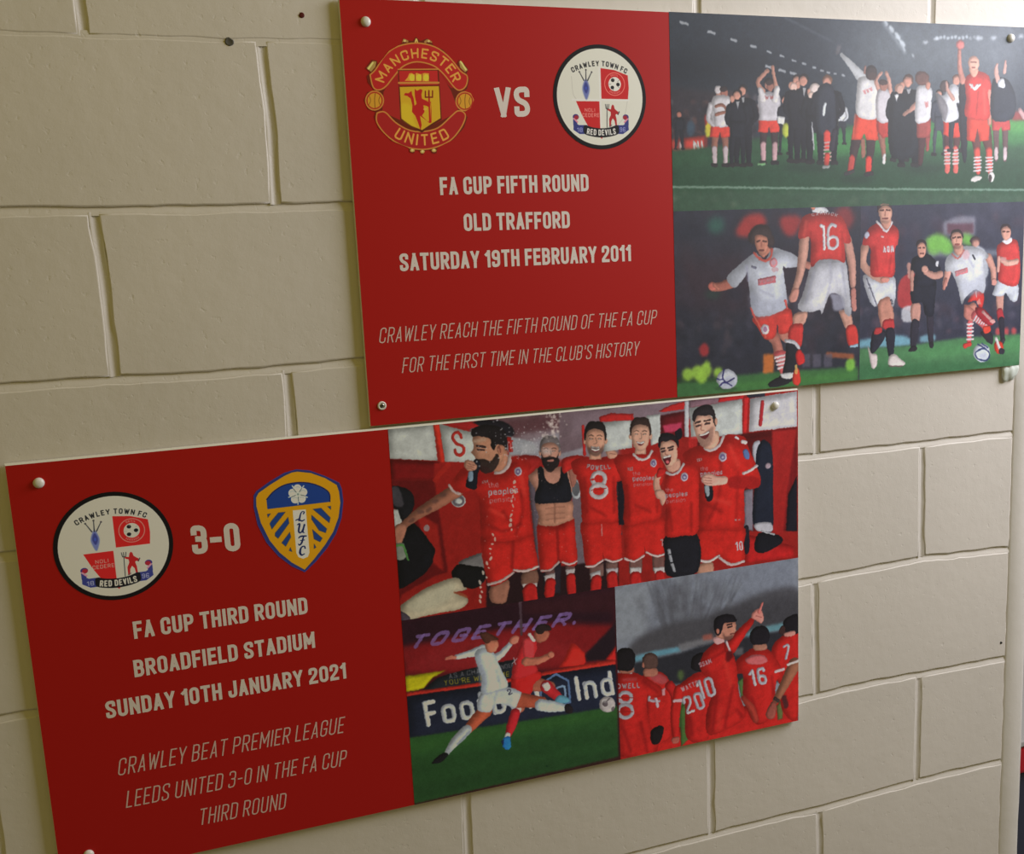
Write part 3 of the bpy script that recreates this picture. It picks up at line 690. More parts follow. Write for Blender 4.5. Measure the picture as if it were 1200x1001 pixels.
# ------------------------------------------------------------------ photographs printed on the boards
GU = (1.2, 1.24, 1.34)
SK, SKD = (190, 136, 120), (146, 96, 82)
def photo(cv, name, gain, rect, parent, label, soft=.8, grain=.006, spec=.32):
    cv.warp(1.0, 8); cv.mottle(.014, 2.5); cv.mottle(.02, 9); cv.grain(grain, 1.2)
    m = cv.material(name, gain, .5, spec, soft)
    x0, y0, x1, y1 = rect
    v = [W(x, y, z) for z in (ZF-.3, ZF+.3) for (x, y) in ((x0, y0), (x1, y0), (x1, y1), (x0, y1))]
    f = [(4, 5, 6, 7), (0, 3, 2, 1), (0, 1, 5, 4), (1, 2, 6, 5), (2, 3, 7, 6), (3, 0, 4, 7)]
    o = mesh('photo_print', v, f, m, parent, uv=[(0, 0), (1, 0), (1, 1), (0, 1)]*2)
    o['label'] = label
    return o
NV, NV2, BLK = (44, 52, 64), (32, 38, 50), (26, 27, 36)
KR, KW = (206, 62, 50), (190, 192, 198)

# --- upper board, wide night photograph: players and staff applauding on the pitch
R1 = (844.5, -246.0, 1559.5, 55.5)
Canvas.vol = 1.0
c = Canvas(*R1, 2.2, (46, 54, 66)); c.fr(780, 0, 2.857)
c.P((38, 46, 58), [0, 30, 500, 40, 560, 400, 0, 420], 1, 0, 40)
c.P((70, 78, 88), [560, 50, 1210, 60, 1210, 420, 600, 420], 1, 0, 60)  # paler right side: room glare on the board painted into the sky
c.E((108, 116, 124), 900, 170, 200, 90, .8, 0, 60); c.E((92, 100, 108), 760, 160, 120, 90, .6, 0, 50)  # painted haze standing for reflected glare, first dab below too
c.E((118, 125, 134), 1120, 160, 100, 100, .7, 0, 50); c.E((20, 26, 36), 160, 220, 220, 60, .6, 0, 30)
c.L((66, 74, 86), [400, 60, 560, 140], 4, .7, 0, 3)
# stand with crowd on the left, red hoarding, pitch
c.P((50, 44, 52), [0, 290, 300, 320, 300, 480, 0, 500], .9, 0, 10)
c.blotch((10, 310, 330, 470), [(84, 60, 62), (110, 74, 70), (60, 60, 76), (34, 34, 44), (96, 90, 96)], 90, 9, .6, 3, 3)
c.P((120, 44, 42), [0, 470, 140, 452, 140, 500, 0, 512], 1, 0, 3); c.P((190, 60, 50), [60, 464, 128, 456, 130, 500, 60, 506], 1, 0, 2)
c.text('NI', 92, 501, 126, 499, 30, (214, 206, 206), .22)
c.E((216, 150, 60), 12, 480, 8, 18, .9, 0, 3); c.E((210, 205, 205), 52, 488, 7, 16, .8, 0, 3); c.E((190, 62, 50), 30, 488, 9, 20, .9, 0, 3)
c.P((190, 52, 44), [130, 388, 158, 384, 150, 440, 136, 440], .9, 1, 2)
c.P((46, 84, 58), [0, 505, 160, 490, 480, 430, 900, 405, 1210, 398, 1210, 720, 0, 720], 1, 0, 5)
c.P((70, 142, 76), [360, 470, 560, 436, 900, 408, 1210, 398, 1210, 480, 900, 500, 560, 520, 400, 510], .75, 0, 12)
c.P((96, 166, 84), [1000, 405, 1210, 400, 1210, 440, 1000, 450], .6, 0, 8)
c.P((150, 60, 60), [1160, 374, 1210, 372, 1210, 402, 1160, 404], .9, 0, 4)
c.P((38, 70, 52), [0, 560, 1210, 530, 1210, 640, 0, 625], .65, 0, 14)
c.P((60, 88, 70), [0, 640, 1210, 650, 1210, 720, 0, 720], .8, 0, 8)
c.L((132, 158, 144), [10, 626, 260, 628, 600, 632, 1210, 636], 3.2, .85, 1, 2)
c.blotch((0, 640, 1210, 700), [(96, 110, 92), (50, 84, 62), (80, 100, 84)], 90, 10, .35, 5, 9)
# floodlights
for x, y, w in ((62, 78, 12), (153, 109, 10), (228, 134, 8), (293, 156, 7), (346, 174, 6), (389, 188, 5), (430, 203, 5), (463, 214, 5), (497, 226, 4), (523, 236, 4), (545, 243, 3), (568, 247, 3), (595, 252, 3), (345, 224, 9), (390, 237, 9), (428, 247, 9)):
    c.L((168, 172, 180), [x-w, y-w*.3, x+w, y+w*.3], 4.2 if w > 6 else 3.2, .9, 0, 1.6)
for x, y, w in ((737, 78, 8), (756, 98, 11), (776, 122, 12), (792, 146, 12), (798, 166, 7), (828, 186, 5)): c.E((196, 204, 212), x, y, w*.6, w*1.3, .9, -30, 3)
for i in range(13): c.E((190, 198, 206), 908+i*12.5, 128-(i % 3)*2, 5, 6, .8 if i < 9 else .45, 0, 2)
for x, y in ((870, 142), (906, 130), (1048, 128), (1098, 127), (1190, 122)): c.E((196, 202, 210), x, y, 10, 6, .75, -10, 3)
c.L((150, 158, 168), [728, 76, 800, 176], 5, .5, 0, 5)
# people: helper for small standing figures (frame units)
def small(x, yh, h, top, bottom, legs=None, skin=(176, 124, 110), hair=(40, 34, 36), arms=None, w=1., socks=None, head=True, legsp=14):
    """x = centre, yh = head top, h = total height"""
    u = h/7.4
    hipy, shy, kn, ft = yh+h*.50, yh+h*.175, yh+h*.74, yh+h*.96
    lg = legs or skin
    for sg in (-1, 1):
        c.L(lg, [x+sg*u*.36*w, hipy-u*.2, x+sg*(u*.5+legsp*.1), kn, x+sg*(u*.45+legsp*.25), ft], [u*.40*w, u*.30*w, u*.2*w], 1, 0)
        if socks: c.L(socks, [x+sg*(u*.5+legsp*.1), kn+u*.2, x+sg*(u*.45+legsp*.25), ft-u*.15], [u*.26*w, u*.2*w])
        c.L((40, 36, 40), [x+sg*(u*.45+legsp*.25)-u*.2, ft+u*.1, x+sg*(u*.5+legsp*.25)+u*.2, ft+u*.12], u*.16)
    if bottom: c.P(bottom, [x-u*.8*w, hipy-u*.6, x+u*.8*w, hipy-u*.6, x+u*.95*w, hipy+u*.9, x+u*.1, hipy+u*.95, x, hipy+u*.4, x-u*.1, hipy+u*.95, x-u*.95*w, hipy+u*.9], 1, 0)
    c.P(top, [x-u*.35, shy-u*.1, x+u*.35, shy-u*.1, x+u*.95*w, shy+u*.25, x+u*.85*w, hipy-u*.4, x+u*.8*w, hipy-u*.1, x-u*.8*w, hipy-u*.1, x-u*.85*w, hipy-u*.4, x-u*.95*w, shy+u*.25], 1, 1)
    if arms is None: arms = [[x-u*.85*w, shy+u*.4, x-u*1.1*w, shy+u*1.6, x-u*.6, shy+u*2.2], [x+u*.85*w, shy+u*.4, x+u*1.1*w, shy+u*1.6, x+u*.6, shy+u*2.2]]
    for a in arms: c.L(top if not isinstance(a, tuple) else a[0], a if not isinstance(a, tuple) else a[1], [u*.28, u*.22, u*.17][:len(a if not isinstance(a, tuple) else a[1])//2])
    if head:
        c.E(hair, x, yh+u*.42, u*.42, u*.46); c.E(skin, x-u*.04, yh+u*.58, u*.34, u*.42)
# far figures between
small(585, 330, 155, KW, (40, 44, 54), (38, 42, 52)); c.E((176, 128, 112), 585, 344, 9, 12)
for x, y, col in ((142, 434, (206, 206, 60)), (400, 424, (178, 200, 70)), (566, 410, (180, 196, 80))): c.E(col, x, y, 10, 26, .9, 0, 3)
small(45, 372, 130, (36, 38, 48), None, (34, 36, 46)); c.E((170, 110, 96), 45, 384, 8, 10); c.E((60, 84, 104), 84, 430, 14, 26, .8, 0, 4)
# A: embracing pair in white with red shorts
small(182, 292, 268, (190, 186, 192), KR, SKD, socks=(186, 170, 176), legsp=6); c.E((194, 186, 190), 175, 300, 12, 14); c.E((160, 104, 92), 196, 312, 13, 17); c.E((54, 44, 46), 194, 298, 13, 9)
c.P((196, 192, 198), [156, 328, 190, 318, 218, 330, 216, 380, 200, 422, 166, 422, 160, 380], 1, 1); c.L(SKD, [212, 376, 190, 352, 168, 356], 5); c.L(SKD, [168, 384, 210, 372], 5)
# B: suits clapping
def suit(x, yh, h, w=1., hands=True, hair=(44, 38, 40), skin=SK, col=BLK): 
    small(x, yh, h, col, None, col, skin, hair, w=w)
    u = h/7.4; c.P((200, 200, 204), [x-u*.12, yh+u*1.15, x+u*.2, yh+u*1.15, x+u*.05, yh+u*1.9], .8, 0)
    c.P(col, [x-u*.8*w, yh+h*.4, x+u*.8*w, yh+h*.4, x+u*.75*w, yh+h*.62, x-u*.75*w, yh+h*.62], 1, 0)
    if hands: c.E(skin, x-u*.5, yh+u*.9, u*.22, u*.34)
suit(258, 284, 274, 1.1); c.E((214, 212, 214), 270, 386, 5, 12, .9, 15); suit(240, 300, 260, .9, col=(30, 32, 42))
# C: white shirt arms over head
small(346, 262, 290, (186, 182, 190), KR, (60, 46, 50), socks=(186, 150, 156), arms=[], legsp=4)
for p in ([326, 305, 308, 275, 334, 244, 340, 238], [372, 305, 366, 270, 360, 240, 358, 226]): c.L(SK, p, [9, 7, 6, 7])
c.L((206, 202, 206), [326, 330, 316, 300], [14, 9]); c.L((206, 202, 206), [366, 330, 374, 296], [14, 9]); c.E((150, 100, 88), 350, 290, 12, 17); c.E((60, 46, 46), 346, 276, 12, 10)
c.text('WW', 332, 334, 362, 332, 12, (206, 110, 110), .2); c.L((120, 170, 120), [310, 550, 332, 548], 4)
suit(398, 320, 200, .7, False, col=(34, 36, 46)); c.P((206, 206, 210), [372, 388, 400, 392, 396, 420, 374, 412], 1, 0); c.E((196, 206, 74), 402, 436, 12, 26, .9, 0, 2); c.E((160, 50, 44), 430, 436, 6, 10, .9)
# D group of suits
suit(440, 250, 296, .9); suit(462, 248, 300, 1.1); c.E((212, 176, 164), 428, 292, 12, 16); suit(500, 276, 274, 1.0, col=(24, 26, 34))
c.E((206, 190, 186), 500, 296, 18, 18); c.E((206, 180, 170), 488, 318, 12, 12); c.L((200, 200, 206), [492, 430, 496, 500], 2.5); c.L((206, 206, 212), [490, 410, 492, 470], 2)
c.P(BLK, [408, 320, 420, 300, 445, 320, 440, 420, 420, 420], 1, 1)
suit(541, 252, 300, 1.15, False, (120, 84, 66)); c.P((44, 48, 60), [508, 300, 560, 292, 566, 440, 510, 440], 1, 1); c.L((206, 210, 216), [528, 384, 534, 348], 5)
c.L((206, 66, 58), [540, 448, 541, 490], 12); 
for i in range(6): c.L((214, 170, 170), [530, 478+i*12, 552, 476+i*12], 2.6)
c.L((198, 66, 56), [541, 520, 538, 546], 9); c.L((190, 190, 190), [528, 560, 546, 558], 5); c.L((46, 42, 54), [566, 440, 556, 498], 9)
# E: large white figure, arm flung up
c.L((60, 44, 46), [642, 450, 628, 520, 622, 570], [20, 14, 10]); c.L((58, 42, 46), [688, 450, 684, 520, 678, 575], [20, 14, 10])
c.L((176, 66, 60), [624, 530, 618, 572], 11); c.L((206, 62, 52), [680, 534, 678, 578], 11); c.L((60, 56, 60), [602, 582, 628, 574], 6); c.L((50, 46, 50), [670, 584, 690, 580], 7)
c.P((214, 70, 50), [640, 376, 706, 384, 712, 470, 672, 468, 664, 446, 655, 470, 622, 468, 628, 420], 1, 0); c.L((236, 110, 84), [634, 384, 628, 460], 3, .5, 0, 2)
c.L((204, 206, 210), [664, 268, 628, 226, 590, 184], [20, 13, 6]); c.E((96, 92, 98), 578, 166, 7, 18, .8, 20, 3)
c.P((206, 204, 206), [646, 262, 676, 256, 712, 276, 722, 318, 708, 330, 704, 398, 640, 386, 640, 300], 1, 1)
c.E((60, 50, 50), 688, 244, 20, 26); c.E((84, 64, 60), 692, 256, 14, 14, .6); c.L((140, 100, 92), [668, 222, 666, 244], 4)
c.text('WWW', 664, 316, 694, 304, 14, (206, 120, 124), .18, al=.7)
# F: white shirt behind
c.L(SKD, [722, 450, 728, 500, 732, 534], [14, 9, 7]); c.L(SKD, [660, 470, 662, 520], 8); c.L((210, 206, 206), [732, 520, 730, 544], 6)
c.P((180, 56, 50), [706, 396, 746, 400, 750, 458, 726, 462, 708, 440], 1, 0)
c.L((196, 146, 132), [716, 300, 704, 272, 722, 244], [9, 6, 5]); c.L((196, 146, 132), [752, 310, 748, 270, 738, 244], [9, 7, 6])
c.P((196, 190, 196), [708, 306, 748, 304, 752, 400, 708, 402], 1, 1); c.E((150, 104, 92), 730, 288, 14, 18); c.E((70, 54, 52), 728, 276, 14, 10)
# G: suits
suit(782, 280, 262, 1.0, False, (170, 130, 116)); suit(812, 250, 310, 1.2, True, (84, 64, 58)); c.P((30, 34, 42), [750, 330, 770, 310, 800, 320, 840, 310, 850, 420, 836, 520, 752, 515], 1, 1)
c.P((206, 204, 208), [764, 318, 780, 314, 774, 342], 1, 0); c.E((190, 150, 136), 784, 298, 12, 16)
# H: curly haired white shirt
c.L((70, 40, 44), [858, 450, 856, 500, 852, 545], [16, 12, 9]); c.L((150, 70, 66), [878, 440, 876, 500], [10, 6]); c.P((150, 66, 62), [840, 396, 890, 396, 884, 462, 840, 462], 1, 0)
c.L((190, 140, 126), [846, 345, 822, 366, 798, 384], [12, 7, 6]); c.P((204, 202, 206), [842, 292, 872, 286, 892, 300, 890, 340, 884, 400, 838, 410, 836, 340], 1, 1)
c.E((96, 66, 60), 858, 262, 24, 24); c.E((180, 126, 110), 878, 286, 9, 14); c.text('W', 868, 360, 882, 358, 20, (200, 110, 110), .2, al=.6)
suit(916, 300, 222, .7, False, col=(60, 64, 76))
# I: grey towel, white shirt, socks striped
c.L((70, 40, 44), [944, 440, 942, 500, 944, 560], [14, 11, 9]); c.L((80, 46, 48), [976, 440, 972, 500, 968, 556], [14, 11, 9])
for x in (942, 970):
    c.L((206, 96, 88), [x, 498, x+1, 570], 10)
    for i in range(5): c.L((212, 190, 190), [x-9, 504+i*11, x+10, 502+i*11], 2.8)
c.P(KR, [930, 400, 986, 400, 990, 458, 962, 462, 956, 440, 948, 460, 930, 450], 1, 0)
suit(974, 250, 260, .9, False, (110, 76, 64), col=(40, 44, 54))
c.P((200, 200, 206), [904, 310, 930, 320, 946, 290, 968, 282, 986, 310, 988, 346, 974, 348, 980, 396, 932, 408, 918, 350], 1, 1); c.P((120, 116, 122), [904, 312, 930, 330, 944, 360, 936, 405, 920, 380], .9, 1, 2)
c.E((70, 56, 56), 934, 288, 16, 20); c.L((196, 150, 138), [962, 330, 944, 300, 940, 276], [7, 6, 4])
c.P((34, 36, 46), [982, 300, 1004, 300, 1008, 520, 992, 520], 1, 1)
# J: big red kit man waving
for x, k in ((1042, 0), (1082, 1)):
    c.L((90, 52, 50), [x-6+k*-6, 440, x, 500], [22, 13]); c.L((200, 76, 66), [x, 506, x+4, 575], [12, 9])
    for i in range(5): c.L((216, 200, 204), [x-10, 528+i*11, x+13, 526+i*11], 2.8)
c.E((206, 200, 196), 1040, 598, 20, 9, 1, -15); c.E((210, 206, 204), 1090, 592, 11, 18); c.E((60, 50, 50), 1086, 598, 5, 14)
c.P((206, 66, 52), [1008, 384, 1086, 390, 1082, 470, 1050, 474, 1044, 430, 1034, 476, 1008, 470], 1, 0)
c.L((180, 120, 108), [994, 270, 984, 220, 984, 170], [12, 8, 7]); c.E((196, 110, 106), 986, 150, 14, 16, 1, 0, 2); c.L((196, 130, 116), [1080, 300, 1082, 370, 1084, 412], [11, 8, 7])
c.P((200, 58, 54), [1002, 268, 1024, 244, 1056, 240, 1082, 258, 1092, 300, 1078, 306, 1082, 396, 1004, 390, 1006, 330], 1, 1)
c.P((204, 148, 128), [1016, 228, 1046, 228, 1042, 252, 1030, 260, 1020, 246], 1, 1); c.E((206, 156, 138), 1031, 212, 19, 25); c.L((110, 70, 62), [1022, 208, 1040, 208], 2, .8); c.L((130, 70, 66), [1026, 226, 1036, 226], 2, .8)
c.L((216, 210, 210), [1018, 282, 1034, 298, 1052, 284], 4); c.L((216, 210, 210), [1026, 284, 1030, 296, 1044, 284], 3); c.L((130, 36, 34), [1046, 310, 1040, 384], 3, .4, 1, 3); c.L((236, 110, 90), [1066, 300, 1068, 380], 5, .35, 1, 4)
# K: dark jacket, hands raised
for x in (1106, 1136):
    c.L((96, 70, 72), [x, 430, x+1, 500, x, 534], [12, 9, 7]); c.L((190, 170, 174), [x, 500, x, 528], 7)
c.P((176, 62, 62), [1092, 396, 1152, 396, 1154, 436, 1126, 438, 1122, 424, 1116, 438, 1092, 436], 1, 0)
c.P((44, 50, 62), [1092, 280, 1110, 260, 1146, 268, 1172, 330, 1160, 398, 1092, 396], 1, 1)
c.L((196, 150, 140), [1112, 270, 1106, 236, 1110, 216], [8, 8, 4]); c.L((196, 150, 140), [1134, 242, 1138, 206], [6, 4]); c.P((210, 212, 218), [1112, 272, 1130, 262, 1136, 292, 1116, 292], 1, 1)
c.L((190, 150, 150), [1186, 370, 1200, 392], 8)
c.E((60, 88, 70), 1060, 652, 10, 4, .8); c.L((190, 130, 120), [720, 685, 746, 685], 1.6)
c.E((30, 40, 40), 640, 600, 60, 10, .5, 0, 10); c.E((30, 40, 40), 480, 560, 90, 12, .5, 0, 10); c.E((30, 40, 40), 860, 565, 70, 10, .5, 0, 10)
photo(c, 'celebration_photograph', GU, R1, upper, 'wide night photograph of players and staff applauding on a pitch', .8, spec=.45)

# --- upper board, lower left: dribbler in white against number 16 in red
R2 = (844.5, -545.0, 1202.0, -246.0)
c = Canvas(*R2, 2.4, (46, 48, 62)); c.fr(780, 230, 4.258)
c.P((58, 42, 54), [20, 300, 500, 290, 960, 300, 960, 560, 20, 560], .8, 0, 60)
c.blotch((20, 60, 960, 860), [(34, 36, 52), (56, 58, 76), (70, 50, 60), (30, 32, 44), (48, 50, 66)], 160, 40, .5, 18, 4)
c.blotch((40, 560, 960, 820), [(74, 72, 90), (28, 30, 42), (92, 78, 86), (60, 60, 78)], 70, 20, .45, 8, 5)
c.E((48, 96, 84), 252, 145, 44, 44, .8, 0, 16); c.P((176, 54, 52), [350, 190, 380, 120, 420, 90, 480, 90, 500, 140, 430, 200], .9, 1, 12); c.P((168, 52, 54), [570, 110, 640, 95, 680, 120, 640, 195, 590, 185], .9, 1, 12)
c.E((150, 50, 54), 890, 110, 50, 60, .8, 0, 16); c.E((40, 70, 60), 235, 490, 40, 24, .6, 0, 14)
c.P((64, 112, 66), [30, 930, 500, 880, 960, 850, 960, 1010, 30, 1010], 1, 0, 7); c.P((84, 150, 70), [300, 940, 960, 870, 960, 910, 300, 970], .5, 0, 14)
c.P((40, 66, 40), [30, 900, 260, 905, 260, 925, 30, 935], .7, 0, 6)
for x, y, r in ((110, 890, 32), (160, 880, 36), (200, 870, 34), (180, 905, 30), (262, 880, 26), (205, 840, 18)): c.E((160, 206, 76), x, y, r*.9, r, .9, 10, 8)
c.E((170, 50, 56), 192, 768, 24, 34, .9, 0, 6); c.P((214, 120, 56), [486, 790, 540, 786, 540, 880, 486, 886], .9, 0, 5); c.E((140, 206, 80), 922, 840, 24, 34, .9, 10, 6); c.L((190, 100, 60), [810, 790, 930, 800], 12, .7, 0, 6)
for x in (680, 735, 790): c.P((96, 92, 110), [x, 790, x+40, 786, x+40, 850, x, 854], .7, 0, 4)
# ball
c.E((46, 70, 50), 300, 960, 60, 10, .6, 0, 5); c.E((196, 200, 214), 306, 914, 52, 50); c.E((150, 154, 176), 318, 932, 34, 26, .5, 0, 8)
c.L((60, 58, 130), [292, 866, 284, 900, 300, 930, 340, 908], 3.6); c.L((60, 58, 130), [256, 912, 284, 916], 3); c.L((60, 58, 130), [268, 950, 290, 930, 330, 944], 3)
# dribbler: legs
c.P((176, 112, 100), [486, 690, 556, 680, 590, 780, 600, 800, 548, 812, 530, 740], 1, 1); c.P((190, 124, 110), [560, 670, 636, 655, 640, 720, 590, 730], 1, 1)
c.P((206, 92, 96), [540, 780, 600, 776, 620, 880, 574, 888, 552, 820], 1, 1)
for i in range(4): c.L((226, 200, 204), [546+i*5, 806+i*18, 604+i*3, 792+i*18], 6)
c.P((200, 60, 54), [440, 600, 610, 556, 628, 660, 570, 690, 556, 640, 546, 700, 500, 716, 462, 660], 1, 1); c.L((226, 120, 100), [448, 610, 500, 704], 4, .7, 0, 3); c.E((214, 206, 216), 496, 664, 21, 26); c.E((150, 90, 130), 496, 664, 11, 14, .7)
c.P((196, 60, 56), [536, 600, 552, 600, 556, 680, 546, 690], .5, 0, 3)
# shirt, head, arms
c.L((160, 96, 84), [330, 432, 280, 450, 238, 456], [26, 22, 20]); c.E((190, 106, 96), 234, 450, 22, 22); c.L((176, 110, 96), [240, 440, 262, 462], 8)
c.L((176, 116, 104), [640, 320, 700, 340, 720, 350], 16)
c.P((192, 196, 210), [440, 285, 470, 300, 500, 318, 530, 262, 590, 268, 668, 312, 656, 352, 600, 358, 586, 360, 606, 540, 560, 580, 500, 600, 436, 590, 420, 500, 408, 380, 396, 400, 344, 458, 304, 406, 370, 340], 1, 1)
c.P((166, 170, 190), [420, 480, 500, 520, 600, 500, 604, 545, 500, 600, 438, 590], .6, 1, 12); c.L((150, 152, 176), [404, 350, 412, 420], 6, .6, 1, 5); c.L((154, 156, 180), [470, 470, 540, 500], 5, .4, 1, 5); c.L((218, 222, 232), [520, 350, 560, 440], 14, .5, 1, 10)
c.L((214, 96, 86), [442, 284, 470, 312, 502, 322, 526, 300, 530, 264], 6); c.E((206, 120, 128), 538, 332, 20, 24, .9); c.E((190, 170, 186), 538, 330, 11, 14, .7); c.E((206, 150, 156), 545, 366, 18, 12, .6)
c.P((186, 100, 110), [460, 414, 548, 396, 549, 430, 462, 446], 1, 0); c.text('PUMP', 468, 438, 540, 424, 18, (214, 170, 180), .2); c.L((110, 110, 130), [430, 352, 450, 358], 5)
c.L((214, 90, 84), [424, 560, 444, 604], 5); c.L((214, 90, 84), [596, 520, 606, 560], 5)
c.P((176, 112, 96), [456, 250, 520, 250, 518, 280, 490, 306, 468, 290], 1, 1); c.P((60, 48, 50), [412, 200, 430, 160, 470, 140, 510, 148, 532, 190, 544, 230, 520, 262, 500, 230, 460, 210, 440, 240, 418, 228], 1, 1, 2)
c.P((182, 122, 104), [444, 204, 470, 192, 504, 206, 510, 250, 496, 290, 474, 290, 452, 262], 1, 1); c.L((90, 60, 54), [456, 226, 470, 222], 4); c.L((90, 60, 54), [486, 224, 502, 226], 4); c.L((150, 90, 78), [478, 230, 476, 250], 4, .7); c.L((120, 66, 62), [468, 270, 488, 270], 4); c.E((140, 96, 84), 480, 284, 18, 10, .5, 0, 4)
# number 16 in red
c.P((196, 146, 130), [640, 590, 706, 576, 690, 640, 640, 646], 1, 1); c.P((196, 146, 130), [866, 570, 920, 580, 932, 650, 900, 660, 880, 620], 1, 1)
c.P((196, 56, 54), [620, 650, 660, 636, 686, 648, 676, 748, 640, 740, 612, 710], 1, 1); c.P((200, 58, 54), [902, 656, 948, 648, 960, 740, 912, 744], 1, 1)
c.P((34, 34, 44), [606, 716, 660, 740, 650, 840, 640, 890, 586, 888, 596, 820, 600, 770], 1, 1); c.L((206, 206, 214), [600, 722, 640, 730, 664, 756], 8); c.P((34, 34, 42), [516, 930, 570, 900, 630, 886, 644, 910, 600, 940, 540, 954, 516, 948], 1, 1); c.P((206, 206, 210), [572, 888, 634, 880, 632, 908, 590, 910], 1, 1)
c.P((200, 44, 46), [648, 790, 668, 764, 692, 800, 690, 832, 660, 842], 1, 1); c.P((210, 60, 50), [640, 870, 664, 860, 674, 920, 660, 944, 634, 930], 1, 1); c.L((230, 190, 110), [652, 880, 650, 850], 8, .8); c.P((150, 180, 200), [918, 744, 960, 736, 960, 752, 920, 756], 1, 0)
c.P((70, 68, 84), [640, 560, 660, 470, 700, 400, 700, 560], .7, 1, 8)
c.P((196, 196, 206), [726, 340, 770, 318, 880, 316, 900, 330, 914, 440, 926, 584, 896, 586, 870, 500, 820, 490, 780, 588, 768, 568, 720, 580, 660, 560, 690, 470], 1, 1)
c.P((150, 150, 168), [820, 486, 880, 500, 890, 560, 840, 570, 830, 520], .9, 1, 5); c.L((160, 160, 178), [820, 330, 824, 420, 800, 520], 6, .5, 1, 6); c.L((150, 152, 170), [880, 350, 900, 500], 6, .5, 1, 6); c.L((150, 150, 170), [740, 380, 700, 530], 7, .45, 1, 7)
c.L((190, 142, 128), [694, 190, 684, 300, 668, 400, 640, 480], [26, 26, 20, 16]); c.P((196, 136, 124), [616, 500, 640, 460, 666, 470, 650, 526, 622, 528], 1, 1); c.L((186, 138, 126), [906, 220, 928, 330, 934, 440], [24, 22, 16]); c.L((180, 120, 112), [936, 470, 940, 560], 14)
c.P((190, 56, 54), [668, 150, 690, 100, 740, 84, 850, 90, 890, 120, 924, 220, 892, 236, 884, 200, 896, 328, 850, 316, 770, 318, 724, 350, 722, 210, 664, 212], 1, 1)
c.L((150, 36, 38), [724, 180, 730, 330], 6, .5, 1, 6); c.L((220, 84, 74), [700, 130, 690, 200], 8, .5, 1, 7); c.L((150, 36, 38), [880, 180, 884, 300], 6, .45, 1, 6)
c.P((206, 206, 214), [728, 76, 750, 54, 792, 54, 812, 78, 770, 84], 1, 1); c.E((176, 110, 92), 735, 52, 12, 16)
c.arctext('CARRICK', 790, 260, 168, 168, -21, 23, 17, (214, 200, 206), .2); c.L((214, 212, 220), [774, 146, 788, 152, 792, 264], 7.5, 1, 0)
c.L((214, 212, 220), [848, 150, 830, 142, 814, 160, 810, 200, 812, 250, 836, 262, 856, 244, 856, 214, 836, 202, 814, 214], 7.5)
photo(c, 'dribbling_photograph', GU, R2, upper, 'night match photograph of a white-shirted dribbler facing number 16 in red', 1.0, spec=.5)

# --- upper board, lower right: five players and a referee chasing the ball
R3 = (1202.0, -545.0, 1559.5, -246.0)
c = Canvas(*R3, 2.4, (56, 58, 76)); c.fr(1000, 225, 4.55)
c.blotch((0, 60, 900, 760), [(44, 46, 64), (70, 70, 90), (84, 62, 74), (50, 50, 70), (62, 66, 84)], 170, 36, .5, 14, 14)
c.blotch((0, 560, 900, 770), [(110, 80, 92), (40, 42, 58), (120, 112, 128), (80, 74, 96)], 80, 20, .45, 8, 15)
c.P((124, 130, 144), [400, 310, 880, 310, 880, 340, 400, 345], .8, 0, 8); c.P((134, 132, 146), [480, 160, 560, 130, 650, 132, 648, 230, 480, 230], .9, 0, 8); c.P((96, 60, 76), [500, 170, 640, 168, 640, 220, 500, 224], .9, 0, 6)
for x, y, r in ((420, 270, 36), (450, 260, 40), (480, 280, 42), (500, 300, 34), (430, 300, 36), (600, 250, 30), (625, 262, 24)): c.E((122, 186, 84), x, y, r, r, .85, 0, 10)
c.P((126, 180, 200), [10, 800, 160, 770, 280, 770, 290, 820, 10, 830], .9, 1, 7); c.P((136, 186, 206), [360, 770, 430, 760, 430, 796, 360, 800], .8, 1, 6)
for x in (770, 815, 855): c.E((196, 80, 84), x, 745, 14, 22, .9, 0, 5)
c.P((80, 130, 88), [0, 838, 300, 820, 560, 780, 910, 756, 910, 1010, 0, 1010], 1, 0, 6); c.P((92, 158, 98), [300, 830, 900, 780, 900, 850, 300, 890], .5, 0, 16); c.P((50, 104, 68), [0, 920, 900, 900, 900, 1010, 0, 1010], .5, 0, 16)
# back figures
c.P((180, 60, 64), [240, 500, 270, 450, 330, 440, 330, 620, 260, 620, 236, 590], .95, 1, 4); c.P((200, 200, 208), [262, 620, 330, 612, 320, 684, 262, 690], .9, 1, 4); c.L((190, 140, 130), [296, 390, 300, 450], 12, .9, 1, 3)
c.E((80, 60, 66), 650, 262, 28, 26, 1, 0, 2); c.E((190, 140, 128), 652, 276, 20, 22, 1, 0, 2); c.P((186, 190, 200), [650, 300, 700, 310, 720, 420, 690, 460], .95, 1, 4)
